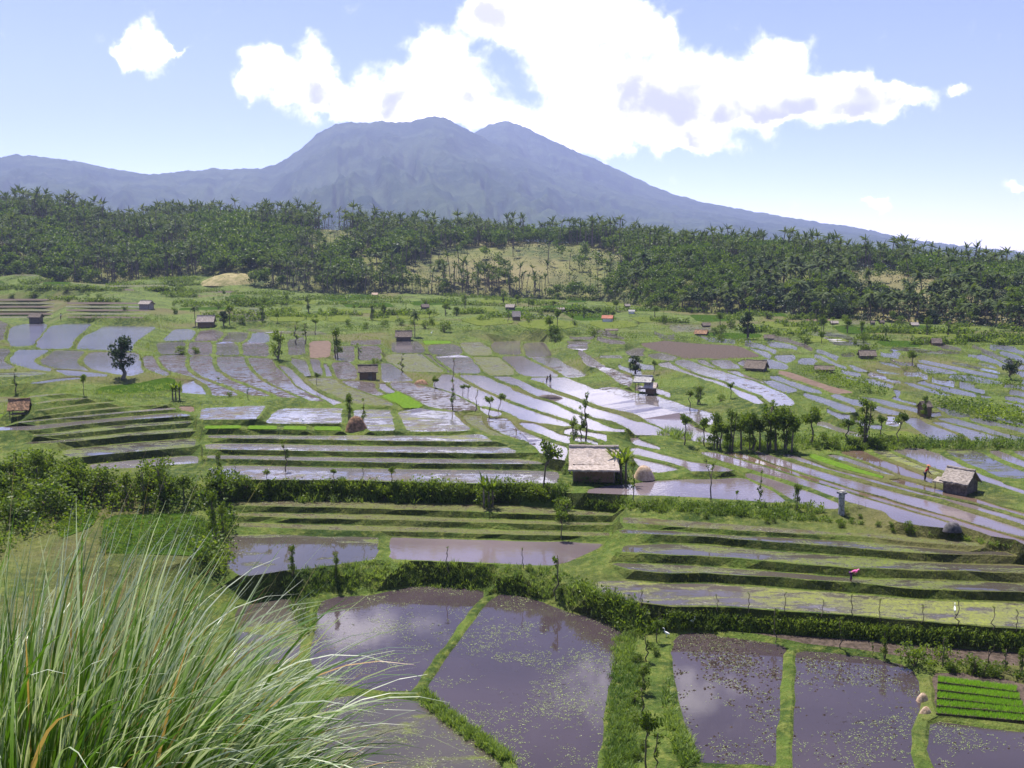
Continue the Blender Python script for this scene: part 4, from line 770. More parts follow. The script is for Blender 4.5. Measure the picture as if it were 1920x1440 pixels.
# trees and shrubs one by one: kind, foot of the stem in the photo, height there, label
for a in (
 ('oval', 230, 710, 80, 'large dark leafy tree standing alone beside the blue ponds at left', None, 1.0, 0),
 ('sprout', 30, 735, 38, 'small tree on the terrace edge left of the big dark tree', None, 1.2), ('lolli', 158, 742, 40, 'slim dark tree on the green terrace below the big dark tree', None, .7),
 ('banana', 330, 750, 42, 'banana-like plant at the corner of the bright green crop patch'), ('stake', 318, 706, 16, 'short stake on the bund right of the big dark tree'),
 ('lolli', 410, 719, 13, 'tiny round-headed tree on a grassy bund between brown mud fields'), ('sprout', 465, 749, 24, 'thin small tree at the lower end of a brown mud field bund'),
 ('shrub', 342, 663, 16, 'green bush clump on the mud field edge, left of its neighbour', None, 1.3), ('shrub', 366, 663, 15, 'green bush clump on the mud field edge, right of its neighbour', None, 1.3), ('shrub', 431, 744, 10, 'small bush on the bank under the brown mud fields'),
 ('palm', 366, 612, 44, 'palm at the left side of the thatched hut above the ponds'), ('oval', 420, 612, 30, 'dark bushy tree hugging the right side of the thatched hut above the ponds'), ('lolli', 431, 609, 38, 'thin tree just right of the bushy tree by the thatched hut'),
 ('column', 522, 674, 58, 'dense narrow green tree at the left of the mud plots'), ('sprout', 556, 646, 42, 'leafy pole tree in front of the far bright water, first from left', None, 1.3), ('sprout', 572, 646, 40, 'leafy pole tree in front of the far bright water, second from left', None, 1.3), ('lolli', 592, 627, 34, 'slender tree above the reddish bare plot'),
 ('column', 632, 672, 60, 'tall dark narrow tree at the right edge of the reddish bare plot', None, .8), ('sprout', 673, 674, 30, 'dark leafy pole tree above the brown gabled hut', None, 1.5), ('lolli', 594, 722, 26, 'small tree on the bund left of the brown gabled hut'), ('shrub', 704, 684, 14, 'dark bush behind the roof of the brown gabled hut'),
 ('column', 655, 790, 58, 'thick leafy pollard beside the brown straw heap', None, .7), ('sprout', 682, 800, 52, 'dark leaning pollard at the right side of the brown straw heap', None, 1.0), ('sprout', 755, 697, 34, 'sparse twisted little tree in the olive stubble field', None, 1.3), ('round', 816, 727, 24, 'small bushy tree at the top of the long bright paddies'),
 ('sprout', 849, 770, 58, 'slim tree with a dark tuft on top among the bright paddies'), ('lolli', 868, 744, 26, 'small tree of a loose clump on the paddy bund', None, 1.2), ('lolli', 878, 742, 24, 'smaller right tree of the loose clump on the paddy bund', None, 1.1), ('stake', 890, 772, 46, 'thin bare pole on the bund of the bright paddies'),
 ('lolli', 918, 782, 46, 'small umbrella-topped tree on the bund, left of the leaning one'), ('lolli', 934, 770, 36, 'umbrella-topped tree leaning right over the bright paddy', None, 1.0, 2, .25), ('stake', 848, 713, 46, 'thin bare pole rising from the weedy plot bund'),
 ('palm', 778, 632, 52, 'palm standing at the dark hut near the far edge of the paddies'), ('lolli', 805, 607, 30, 'slender tree just right of the far dark hut'), ('round', 1030, 624, 34, 'dark spreading tree above the middle paddies'), ('shrub', 1042, 642, 18, 'dark bush heap at the upper corner of the middle paddies', None, 1.2), ('stake', 1120, 637, 20, 'thin little tree left of the open field shelter'),
 ('oval', 1192, 704, 40, 'round dark tree right behind the stilt shelter', None, 1.1), ('lolli', 1226, 702, 28, 'small tree right of the round dark tree behind the shelter'), ('oval', 1402, 636, 56, 'big bushy tree standing in the far green fields', None, .9), ('lolli', 1293, 768, 42, 'left small tree on the grassy wedge between paddies'), ('column', 1310, 758, 38, 'sparse bushy tree on the grassy wedge between paddies', None, 1.2),
 ('lolli', 1370, 748, 34, 'small crooked tree at the right tip of the grassy wedge'), ('shrub', 1352, 752, 14, 'bush at the right tip of the grassy wedge'),
 ('sprout', 1098, 824, 98, 'tallest pole tree rising behind the big thatched roof', None, .8), ('column', 1075, 824, 46, 'leafy pole tree behind the left end of the big thatched roof', None, .8), ('sprout', 1089, 824, 62, 'middle pole tree of three behind the big thatched roof', None, .9),
 ('lolli', 1019, 926, 112, 'tall leaning slim tree left of the big thatched hut', None, .8, 1, .10), ('banana', 1164, 905, 84, 'banana plant at the right end of the big thatched hut', None, .9), ('banana', 1150, 900, 50, 'shorter banana plant in front of the big thatched hut'), ('sprout', 1189, 945, 96, 'thin tall bare pole tree right of the big thatched hut', None, .5), ('shrub', 1092, 899, 20, 'leafy bush before the left corner of the big thatched hut', None, 1.1), ('shrub', 1118, 902, 19, 'leafy bush before the middle of the big thatched hut', None, 1.2), ('shrub', 1142, 902, 22, 'leafy bush between the big thatched hut and the shorter banana plant'), ('fork', 1333, 940, 82, 'bare forked young tree at the bank of the square pond'), ('lolli', 1382, 938, 20, 'tiny sapling on the bank of the square pond'), ('sprout', 1426, 946, 62, 'thin pole tree on the pond bank, left of the bushy pole', None, .7),
 ('lolli', 1283, 834, 60, 'slender tree at the left edge of the tree clump by the bright paddy'), ('lolli', 1321, 836, 56, 'slim-stemmed tree just left of the dense tree clump'),
 ('column', 1340, 840, 70, 'dark many-stemmed tree, leftmost of the dense clump', None, .8), ('round', 1352, 842, 62, 'light green low crown in the dense clump'), ('column', 1370, 842, 78, 'tree with dark trunk second from left of the dense clump', None, .8), ('round', 1390, 843, 72, 'bushy tree in the middle of the dense clump'), ('column', 1407, 843, 74, 'upright tree right of the middle of the dense clump', None, .9), ('round', 1424, 844, 66, 'low spreading tree in the dense clump'), ('column', 1441, 844, 92, 'tallest tree of the dense clump', None, .8), ('round', 1455, 844, 84, 'broad dark tree next to the tallest of the clump'), ('column', 1474, 846, 84, 'dark tree at the right end of the dense clump', None, .9), ('round', 1484, 848, 70, 'rightmost low tree of the dense clump', None, .9),
 ('round', 1521, 830, 72, 'neat round-crowned tree on a bare stem right of the clump', None, .9, 1), ('lolli', 1588, 832, 48, 'sparse flat-topped tree left of the tall bushy one', None, 1.4), ('column', 1622, 832, 86, 'tall bushy tree on the hedge bank at right', None, .9, 2), ('shrub', 1636, 838, 22, 'dark bush at the foot of the tall bushy tree'), ('lolli', 1650, 822, 44, 'tree touching the right side of the tall bushy tree', None, 1.1), ('lolli', 1680, 834, 62, 'tree leaning right beside the pale yellow plot', None, .9, 3, .18), ('shrub', 1695, 832, 14, 'rounded bush at the foot of the right-leaning tree'),
 ('column', 1494, 957, 54, 'leafy pole tree left of the stone pillar', None, .6), ('stake', 1610, 952, 14, 'short stake right of the stone pillar'), ('stake', 1624, 952, 10, 'very short stake farther right of the stone pillar'),
 ('lolli', 1660, 640, 26, 'small tree in the far green field at right'), ('round', 1540, 644, 24, 'dark small tree beside the far grey pond'), ('shrub', 1510, 646, 20, 'dark bush beside the far grey pond', None, 1.3), ('round', 1710, 686, 30, 'dark bushy tree at the far right ponds', None, 1.1), ('broad', 1895, 712, 38, 'dark thicket-like tree at the right edge of the far ponds', None, 1.1), ('shrub', 1625, 668, 28, 'large dark bush by the far right hut', None, 1.2), ('shrub', 1745, 646, 14, 'bush left of the small far right hut'), ('shrub', 1767, 648, 12, 'bush right of the small far right hut'), ('column', 1733, 784, 42, 'bushy tree behind the little hut standing in water', None, .7),
 ('sprout', 1453, 1204, 74, 'pollard beside the brown soil strip above the first pond at right', None, .7), ('sprout', 1575, 1216, 56, 'pollard on the soil strip above the second pond at right', None, .9), ('sprout', 1635, 1229, 26, 'stumpy lopped trunk on the soil strip'), ('column', 1657, 1236, 66, 'pollard with yellow-green leaves on the soil strip', None, .5), ('sprout', 1768, 1250, 58, 'two-headed pollard above the seedling beds', None, 1.0), ('stake', 1848, 1269, 60, 'thin stem in the hedge above the seedling beds'), ('sprout', 1882, 1262, 46, 'pollard at the right of the round bush above the seedling beds', None, 1.0), ('column', 1914, 1266, 52, 'bushy pollard cut by the right picture edge', None, .7), ('shrub', 1826, 1264, 38, 'rounded dark bush above the seedling beds'), ('shrub', 1715, 1248, 44, 'wide green bush at the left of the hedge above the seedling beds', None, 1.1), ('shrub', 1785, 1262, 26, 'low bush left of the rounded dark bush'), ('shrub', 1865, 1270, 24, 'low bush right of the rounded dark bush'),
 ('lolli', 1232, 1205, 48, 'small tree at the upper end of the path hedge', None, 1.0), ('sprout', 1212, 1240, 52, 'gnarled little tree on the path, second from its upper end', None, 1.3), ('column', 1208, 1300, 60, 'bushy gnarled tree halfway down the path', None, .8), ('sprout', 1206, 1345, 60, 'crooked tree below the bushy one on the path', None, 1.2), ('lolli', 1212, 1442, 118, 'crooked bare-stemmed tree at the bottom of the path', None, .7), ('sprout', 1228, 1440, 76, 'second crooked stem at the bottom of the path', None, 1.0),
 ('sprout', 1043, 1122, 92, 'thick pollard with sprouting top on the pond bank', None, .8), ('column', 548, 1077, 58, 'bushy dark sapling on the bank of the long pond', None, .6), ('column', 630, 1082, 46, 'narrow bush on the bank of the long pond', None, .7), ('stake', 843, 1074, 52, 'thin bare stem on the bank between the ponds'), ('stake', 982, 1064, 40, 'thin stick on the near edge of the long pond'),
 ('lolli', 1052, 1010, 56, 'small flat-topped tree on the terrace steps', None, 1.0), ('shrub', 1058, 966, 36, 'round dark bush at the top of the terrace steps'), ('banana', 916, 952, 78, 'banana-like plant in the middle of the green bank', None, .8), ('shrub', 916, 948, 40, 'dark leafy bush at the foot of the banana-like plant'), ('sprout', 536, 884, 58, 'sprouting pole tree in front of the long pink strips', None, .9), ('column', 411, 895, 48, 'sapling at the lower end of the grassy ridge path', None, .6), ('stake', 443, 900, 30, 'thin bare sapling near the ridge path'), ('lolli', 626, 908, 34, 'thin light sapling on the green bank, left one'), ('stake', 681, 908, 34, 'slender stick sapling on the green bank'), ('lolli', 736, 908, 36, 'bright umbrella-leaved sapling on the green bank', None, 1.2), ('lolli', 500, 905, 26, 'low yellow-green sapling at the left of the green bank', None, 1.3),
 ('round', 70, 900, 54, 'dark dense tree on the left slope'), ('round', 12, 912, 50, 'dark tree cut by the left picture edge', None, 1.2), ('shrub', 190, 918, 46, 'large dark round shrub on the left slope'), ('column', 400, 1012, 96, 'tall column of foliage at the left end of the steps', None, .55), ('column', 418, 1004, 66, 'shorter leafy column right beside the tall one', None, .5),
 ('column', 270, 950, 72, 'upright leafy tree amid the left slope shrubs', None, .8), ('column', 305, 948, 78, 'upright leafy tree right of its twin amid the left slope shrubs', None, .8), ('column', 238, 944, 60, 'smaller upright tree left of the twin trees', None, .9), ('round', 345, 946, 56, 'bushy tree right of the twin trees on the left slope'), ('shrub', 100, 965, 60, 'big shrub at the foot of the left slope', None, 1.1), ('shrub', 30, 985, 62, 'broad shrub at the lower left edge of the slope', None, 1.2),
 ('column', 578, 586, 34, 'dense dark tree beside the pale far rice plots', None, .8), ('lolli', 664, 588, 18, 'small tree by the brightest yellow far plot'), ('round', 720, 590, 22, 'small bushy tree right of the brightest yellow far plot'), ('round', 855, 592, 20, 'dark bush tree in the far green fields'), ('palm', 775, 606, 30, 'small palm in the far green fields near the dark hut'), ('round', 1228, 594, 22, 'far small tree left of two red-roofed shelters', None, 1.4), ('round', 1320, 588, 24, 'far tree at the foot of the grove, middle'), ('round', 1404, 590, 34, 'far round tree at the foot of the grove'), ('round', 1530, 598, 34, 'far bright round tree at the foot of the grove, right'), ('column', 825, 541, 62, 'dark solitary conical tree before the grassy hill', None, .6), ('oval', 748, 536, 84, 'very tall dark tree before the grassy hill, left of the conical one', None, .8), ('round', 543, 534, 32, 'pale olive round tree at the foot of the hill')):
    plant(*a)
for i, (x, y, h) in enumerate(((1346, 1144, 36), (1403, 1146, 42), (1468, 1148, 42), (1600, 1158, 46), (1651, 1162, 42), (1726, 1172, 42), (1795, 1169, 48), (1862, 1178, 44), (1155, 1133, 36), (1202, 1148, 46), (1540, 1153, 34), (1905, 1180, 40))):
    plant('stake', x, y + 2, h, 'crooked thin stake along the edge of the yellow weedy strip', 'stakes along the yellow weedy strip')

def veg_points(poly, n):
    poly = np.array(poly, float); lo, hi = poly.min(0), poly.max(0); out = []
    while len(out) < n:
        q = rng.uniform(lo, hi, (max(64, n), 2)); q = q[pip(q, poly)]; out += list(q)
    r = []
    for x, y in out[:n]:
        p, t = hit(x, y)
        if p is not None: r.append((*p, t))
    return np.array(r)
# individual shrubs scattered on the slopes and bunds
for poly, n, h0, h1, lab, grp in (
 ([(-60, 890), (110, 880), (250, 905), (420, 905), (430, 945), (300, 958), (150, 950), (60, 985), (-60, 1000)], 46, 1.3, 3.0, 'leafy shrub in the thicket on the left slope', 'shrubs of the left slope thicket'),
 ([(420, 915), (1050, 920), (1060, 938), (420, 938)], 26, .9, 1.7, 'low shrub on the green bank above the three steps', 'shrubs on the green bank'),
 ([(560, 1070), (1040, 1068), (1130, 1110), (1180, 1160), (1100, 1130), (700, 1098)], 16, .35, .75, 'low bush on the bank between long pond and front ponds', 'bushes between the ponds'),
 ([(1180, 1190), (1240, 1200), (1230, 1330), (1215, 1430), (1195, 1430)], 14, .45, .9, 'small bush in the hedge along the path between the ponds', 'bushes of the path hedge'),
 ([(1480, 822), (1900, 828), (1920, 836), (1600, 846), (1490, 846)], 22, .7, 1.3, 'low bush in the hedge line right of the tree clump', 'bushes of the right hedge line'),
 ([(1100, 940), (1540, 950), (1640, 975), (1900, 1020), (1700, 1005), (1200, 960)], 24, .4, .9, 'small bush on the bank below the square pond', 'bushes below the square pond'),
 ([(440, 606), (1200, 640), (1900, 652), (1900, 625), (1200, 560), (440, 560)], 60, 1.4, 3.6, 'small far bush dotting the green valley floor', 'bushes on the far valley floor'),
 ([(0, 545), (440, 545), (440, 606), (0, 560)], 22, 1.2, 3.0, 'bush between the far left terraces', 'bushes of the far left terraces')):
    pts = veg_points(poly, n)
    for x, y, z, t in pts: plant_at('shrub', np.array([x, y, z]), random.uniform(h0, h1), lab, grp, random.uniform(.8, 1.3))
pts = veg_points([(450, 560), (700, 552), (1150, 566), (1700, 606), (1900, 622), (1900, 650), (1500, 626), (900, 612), (450, 604)], 46)
for i, (x, y, z, t) in enumerate(pts): plant_at(random.choice(['lolli', 'round', 'sprout', 'column']), np.array([x, y, z]), random.uniform(3, 6.5), 'small field tree scattered over the far green valley floor', 'trees on the far valley floor', random.uniform(.7, 1.1))

# uncounted growth: bank grass everywhere, tall grass and undergrowth on the steep banks
mb = MB(); e1, e2 = OV[GT[:, 1]] - OV[GT[:, 0]], OV[GT[:, 2]] - OV[GT[:, 0]]; cr_ = np.cross(e1, e2); ar = np.linalg.norm(cr_, axis=1) / 2; up_ = np.abs(cr_[:, 2]) / (2 * ar + 1e-9)
cen3 = OV[GT].mean(1); dist = np.linalg.norm(cen3[:, :2], axis=1); pxy = to_px(cen3)
wgt = ar * np.where((dist > 44) & (dist < 340) & (pxy[:, 0] > -150) & (pxy[:, 0] < 2070), 1 / np.maximum(dist, 50) ** 2.1, 0) * np.where(up_ > .6, 1, np.where(dist < 150, 1.6, .6)) * np.where(ar > 60, .35, 1)
ti = rng.choice(len(GT), 105000, p=wgt / wgt.sum()); r1, r2 = rng.random((2, len(ti), 1)); sw = r1 + r2 > 1; r1, r2 = np.where(sw, 1 - r1, r1), np.where(sw, 1 - r2, r2)
P = OV[GT[ti, 0]] + e1[ti] * r1 + e2[ti] * r2; hs = np.clip(.0019 * np.linalg.norm(P[:, :2], axis=1), .11, .5)
patch = fbm(P[:, 0] / 5, P[:, 1] / 5, 3, 21)
for k in range(3):
    D = rng.normal(0, .42, P.shape); D[:, 2] = 1; D /= np.linalg.norm(D, axis=1)[:, None]
    mb.blades(P + rng.normal(0, .10, P.shape) * [1, 1, 0] - [0, 0, .02], D, hs * rng.uniform(.5, 1.5, len(P)) * (1 + 1.2 * np.clip(patch, -.3, .5)), hs * .22, .5, 1, np.clip(.5 + patch * .9 + rng.normal(0, .18, len(P)), 0, 1))
tag(mb.obj('grass', MAT['grass']), kind='stuff')
rimw = np.array([len(f['out']) * (1 if 45 < np.linalg.norm(f['w'].mean(0)) < 330 else 0) for f in FIELDS], float)
mb = MB(); RP = []
for f in FIELDS:                              # grass along the rims of the fields
    d0 = np.linalg.norm(f['w'].mean(0))
    if d0 > 330: continue
    o_ = f['out']; n_ = len(o_); zz = f['z'] + .05; seg = np.linalg.norm(np.roll(o_, -1, 0) - o_, axis=1); kk = np.maximum(1, (seg * min(2.6, 200 / d0)).astype(int))
    for i in range(n_):
        for j in range(min(kk[i], 40)): q = o_[i] + (o_[(i + 1) % n_] - o_[i]) * random.random(); RP.append((q[0], q[1], zz, .5 if f['ch'] else 1.0))
RP = np.array(RP); hsc = RP[:, 3]; RP = RP[:, :3]; hs = np.clip(.0011 * np.linalg.norm(RP[:, :2], axis=1), .07, .18) * hsc; patch = fbm(RP[:, 0] / 6, RP[:, 1] / 6, 3, 33)
print('rim tufts', len(RP))
for k in range(3):
    D = rng.normal(0, .45, RP.shape); D[:, 2] = 1; D /= np.linalg.norm(D, axis=1)[:, None]
    mb.blades(RP + rng.normal(0, .07, RP.shape) * [1, 1, 0], D, hs * rng.uniform(.4, 1.4, len(RP)) * (1 + 1.5 * np.clip(patch, -.4, .5)), hs * .25, .6, 1, np.clip(.5 + patch + rng.normal(0, .18, len(RP)), 0, 1))
tag(mb.obj('grass', MAT['grass']), kind='stuff')
tg, ug = MB(), MB()
for poly, n, h, kind in (
 ([(412, 908), (1060, 912), (1062, 940), (800, 946), (430, 940)], 700, .95, 'tu'), ([(540, 1068), (700, 1052), (1040, 1066), (1100, 1090), (1190, 1165), (1130, 1160), (1040, 1122), (760, 1098), (600, 1112)], 900, .45, 't'),
 ([(1150, 1200), (1190, 1180), (1200, 1250), (1192, 1450), (1135, 1450)], 800, .42, 't'), ([(1250, 1270), (1275, 1350), (1310, 1430), (1280, 1440), (1240, 1340)], 160, .5, 't'), ([(795, 1293), (830, 1325), (905, 1378), (965, 1432), (940, 1425), (860, 1375), (790, 1318)], 330, .5, 't'),
 ([(1100, 936), (1540, 950), (1545, 962), (1100, 955)], 300, .55, 'tu'), ([(1160, 955), (1640, 985), (1900, 1030), (1880, 1022), (1500, 965), (1160, 948)], 220, .5, 'tu'), ([(1480, 818), (1920, 828), (1940, 842), (1600, 846), (1490, 846)], 330, .95, 'tu'),
 ([(1250, 1148), (1920, 1190), (1930, 1216), (1600, 1196), (1250, 1176)], 900, .40, 'tu'), ([(-60, 885), (110, 880), (250, 905), (430, 905), (430, 945), (380, 965), (200, 965), (60, 1010), (-60, 1080)], 620, 1.5, 'u'),
 ([(1492, 692), (1560, 696), (1655, 732), (1668, 744), (1610, 738), (1500, 703)], 150, 1.3, 'u'), ([(1745, 748), (1850, 768), (1960, 800), (1900, 800), (1780, 776)], 170, 1.8, 'u'), ([(1560, 650), (1640, 680), (1800, 720), (1920, 735), (1920, 722), (1700, 690)], 140, 1.0, 'u'),
 ([(800, 618), (1060, 628), (1250, 640), (1450, 650), (1440, 640), (1150, 628), (800, 612)], 260, 1.3, 'u'), ([(480, 606), (780, 618), (780, 626), (480, 614)], 160, 1.2, 'u'), ([(120, 596), (440, 600), (440, 608), (120, 606)], 120, 1.2, 'u'),
 ([(440, 548), (1000, 560), (1500, 596), (1900, 618), (1900, 660), (1300, 628), (800, 606), (440, 604)], 760, 1.1, 'u'), ([(0, 498), (430, 512), (440, 560), (0, 556)], 420, 1.6, 'u'), ([(170, 735), (320, 720), (325, 745), (200, 752)], 160, .5, 't'), ([(345, 1010), (430, 950), (440, 1000), (420, 1090), (380, 1060)], 160, 1.2, 'u'),
 ([(1080, 1100), (1160, 1120), (1255, 1180), (1230, 1196), (1160, 1180)], 160, .7, 'tu'), ([(190, 968), (350, 962), (405, 985), (400, 1030), (185, 1040)], 420, .32, 'u'), ([(100, 985), (140, 957), (190, 953), (172, 988), (112, 1012)], 110, .32, 'u'), ([(1065, 875), (1160, 885), (1190, 912), (1075, 905)], 140, .8, 'u'), ([(1230, 815), (1330, 835), (1490, 850), (1500, 838), (1300, 822), (1260, 805)], 220, .9, 't'), ([(1720, 1205), (1930, 1262), (1930, 1280), (1720, 1258)], 120, .45, 'u'), ([(520, 1075), (600, 1112), (590, 1180), (560, 1200)], 120, .6, 't')):
    pts = veg_points(poly, n); p3 = pts[:, :3]; hh = h * rng.uniform(.6, 1.25, len(p3)) * (1 + 1.0 * fbm(p3[:, 0] / 4, p3[:, 1] / 4, 2, 8)); tone = fbm(p3[:, 0] / 6, p3[:, 1] / 6, 3, 14)
    if 't' in kind:
        for k in range(9):
            D = rng.normal(0, .5, p3.shape); D[:, 2] = 1; D /= np.linalg.norm(D, axis=1)[:, None]
            tg.blades(p3 + rng.normal(0, .12, p3.shape) * [1, 1, 0] - [0, 0, .05], D, hh * rng.uniform(.7, 1.3, len(p3)), .05 + hh * .03, 1.0, 3, np.clip(.45 + tone + rng.normal(0, .15, len(p3)), 0, 1))
    if 'u' in kind:
        sub = p3 if kind == 'u' else p3[::2]; hs_ = hh if kind == 'u' else hh[::2]; to = tone if kind == 'u' else tone[::2]
        for k in range(13):
            Q = sub + np.stack([rng.normal(0, .34, len(sub)) * hs_, rng.normal(0, .34, len(sub)) * hs_, rng.uniform(0.02, .95, len(sub)) * hs_], 1)
            ug.leaves(Q, .12 + hs_ * .17, np.clip(.42 + to + rng.normal(0, .18, len(sub)), 0, 1), .6, .2)
tag(tg.obj('tall_grass', MAT['reed']), kind='stuff'); tag(ug.obj('undergrowth', MAT['leaf']), kind='stuff')

hb = MB()
for k in range(150):                           # hedges along the far terrace edges
    x = random.uniform(-40, 1900); y = np.interp(x, [0, 300, 430, 1150, 1500, 1900], [503, 507, 550, 560, 592, 616]) + random.random() ** 1.3 * (44 if x > 430 else 62); ln, sl = random.uniform(20, 90), random.uniform(-.03, .05)
    for j in range(int(ln / 1.6)):
        q, t = hit(x + j * 1.6, y + sl * j * 1.6 + random.uniform(-.5, .5))
        if q is not None: h = random.uniform(.7, 1.9); hb.leaves(q + np.stack([rng.normal(0, .5, 9), rng.normal(0, .4, 9), rng.uniform(0, h, 9)], 1), .75, np.clip(rng.normal(.4, .2, 9), 0, 1), .6, .2)
tag(hb.obj('undergrowth', MAT['leaf']), kind='stuff')

# ------------------------------------------------------------------ coconut grove on the hill
OPEN = [(1060, 508, 120, 47), (895, 496, 102, 33), (1690, 545, 95, 26), (1480, 520, 50, 12), (1850, 560, 50, 14), (1290, 545, 26, 10), (620, 455, 50, 26), (1000, 470, 60, 14), (380, 440, 40, 7), (790, 520, 40, 24), (1640, 520, 60, 16), (690, 500, 40, 22), (470, 520, 55, 14)]
cx_ = rng.uniform(-380, 2340, 90000); ct = rng.random(90000) ** .85 * 1.5; cp_ = hill_pt(cx_, ct); cq = to_px(cp_)
co = np.zeros(90000, bool)
for a, b, rx, ry in OPEN: co |= ((cq[:, 0] - a) / rx) ** 2 + ((cq[:, 1] - b) / ry) ** 2 < 1
ca = (rng.random(90000) < np.where(co, .012, 1)) & (rng.random(90000) < .25 + 1.1 * vnoise(cp_[:, 0] / 35, cp_[:, 1] / 35, 77))
cand = [(float(np.hypot(cp_[i, 0], cp_[i, 1])), cq[i, 0], cq[i, 1], ct[i], cp_[i], co[i]) for i in np.where(ca)[0]]
grid_ = {}; kept = []
for c in cand:
    key = (int(c[4][0] // 3.9), int(c[4][1] // 3.9))
    if key not in grid_: grid_[key] = 1; kept.append(c)
palms, broads = [], []
fsc = lambda c: min(1.05, max(.66, c[0] / 560))
for c in kept: (broads if vnoise(np.array(c[4][0] / 22), np.array(c[4][1] / 22), 91) > .55 or random.random() < .14 else palms).append(c)
print('grove', len(palms), len(broads))
def region(x):
    return ('at the left end of the grove' if x < 330 else 'in the grove left of the dry grass patch' if x < 640 else 'in the grove above the open grassy hill' if x < 1180 else 'in the long grove right of the grassy hill' if x < 1560 else 'at the right end of the grove')
inview = lambda c: -30 < c[1] < 1950
palms.sort(key=lambda c: c[0] * (1 if inview(c) and c[3] < 1.12 else 4)); broads.sort(key=lambda c: c[0] * (1 if inview(c) and c[3] < 1.12 else 4))
for c in palms[:290]: plant_at('palm', c[4], fsc(c) * random.choice([random.uniform(7, 10), random.uniform(9, 13), random.uniform(11, 15), random.uniform(9, 19)]), 'grey-green coconut palm ' + region(c[1]), 'coconut palms ' + region(c[1]), random.uniform(.9, 1.15))
for c in broads[:150]: plant_at(random.choice(['forest', 'forest', 'grove']), c[4], fsc(c) * random.uniform(7, 12), 'broadleaf tree among the palms ' + region(c[1]), 'broadleaf trees ' + region(c[1]), random.uniform(.9, 1.3))
def low_palm(R):
    P = limb_path((0, 0, 0), (R.uniform(-.09, .09), R.uniform(-.09, .09), .8), R, .02, 3); t = MB(); t.tube(P, [.018, .014, .012], 4); m = MB()
    for j in range(13):
        a = j * 2.4; el = R.uniform(-.3, 1.25); d = np.array([[math.cos(a) * math.cos(el), math.sin(a) * math.cos(el), math.sin(el)]]); m.blades(P[-1:], d, R.uniform(.22, .29), .06, .9, 3, R.uniform(.1, .9))
    return [(np.concatenate(q.V), q.F3, q.F4, np.concatenate(q.t)) for q in (t, m)]
LP = [low_palm(np.random.default_rng(50 + k)) for k in range(5)]; tw, cw, gw = MB(), MB(), MB()
def stamp(mb, V, F3, F4, t, p, s, a):
    c_, s_ = math.cos(a), math.sin(a); W = V @ np.array([[c_, s_, 0], [-s_, c_, 0], [0, 0, 1]]) * s + p; n = mb.n
    mb.V.append(W); mb.t.append(t); mb.n += len(W)
    for f in F3: mb.F3.append(f + n)
    for f in F4: mb.F4.append(f + n)
for c in palms[290:]:
    pr = LP[random.randrange(5)]; s, a = fsc(c) * random.choice([random.uniform(7, 10), random.uniform(9, 13), random.uniform(11, 15), random.uniform(9, 19)]), random.uniform(0, 6.28)
    stamp(tw, *pr[0], c[4], s, a); stamp(cw, *pr[1], c[4], s, a)
for c in broads[150:]:
    h = random.uniform(6, 12) * fsc(c)
    for k in range(4): gw.leaves(blob(c[4] + [random.uniform(-.2, .2) * h, random.uniform(-.2, .2) * h, random.uniform(.4, .8) * h], (.24 * h, .24 * h, .18 * h), 45, rng), .12 * h, np.clip(rng.normal(random.uniform(.0, .4), .13, 45), 0, 1), .6)
hp = np.array([hill_pt(np.array(x), np.array(t)) for x, t in zip(rng.uniform(-400, 2350, 15000), rng.uniform(-.02, 1.25, 15000))]); hq = to_px(hp)
opn = np.zeros(len(hp), bool)
for a, b, rx, ry in OPEN: opn |= ((hq[:, 0] - a) / rx) ** 2 + ((hq[:, 1] - b) / ry) ** 2 < 1
us = hp[~opn | (rng.random(len(hp)) < .30)]; hs_ = rng.uniform(.8, 4.6, len(us))
fu = MB()
for k in range(17): fu.leaves(us + np.stack([rng.normal(0, .35, len(us)) * hs_, rng.normal(0, .35, len(us)) * hs_, rng.uniform(0, .9, len(us)) * hs_], 1), .25 + hs_ * .15, np.clip(rng.normal(.45, .2, len(us)), 0, 1), .6, .2)
tag(fu.obj('undergrowth', MAT['leaf_dark']), kind='stuff')
gr = empty('palm_forest', (0, 0, 0)); tag(gr, 'dense far rows of palms and trees behind the front of the grove', 'palm forest', kind='stuff')
tw.obj('trunks', MAT['bark'], gr); cw.obj('crowns', MAT['palm'], gr); gw.obj('bushes', MAT['leaf'], gr)

# ------------------------------------------------------------------ huts and field shelters
MAT['thatch'] = plain('weathered_thatch', (.36, .29, .24), (.58, .49, .43), 3.5, .95, .9, (1, 1, 2.5), obj_space=True)
MAT['thatch_grey'] = plain('grey_thatch', (.20, .17, .145), (.37, .32, .28), 3.5, .95, .9, (1, 1, 2.5), obj_space=True)
MAT['thatch_dark'] = plain('old_dark_thatch', (.09, .075, .06), (.20, .16, .13), 3.5, .95, .9, obj_space=True)
MAT['bamboo'] = plain('woven_bamboo_wall', (.12, .075, .045), (.24, .16, .10), 7, .8, .6, (1, 1, 4), obj_space=True)
MAT['tin'] = plain('grey_tin_sheet', (.22, .21, .21), (.36, .34, .33), 3, .6, .3, obj_space=True)
MAT['tiles'] = plain('red_clay_tiles', (.30, .10, .06), (.45, .18, .11), 5, .8, .6, obj_space=True)
MAT['white'] = plain('whitewash', (.62, .58, .54), (.78, .74, .70), 3, .8, .2, obj_space=True)
MAT['straw'] = plain('straw', (.38, .26, .17), (.60, .46, .33), 4, .95, 1.0, obj_space=True)
MAT['straw_dark'] = plain('rotten_straw', (.10, .065, .04), (.36, .21, .12), 3, .95, 1.0, obj_space=True)
MAT['stone'] = plain('lichen_stone', (.16, .145, .14), (.46, .44, .42), 5, .9, .8, obj_space=True, lo=.4, hi=.6)
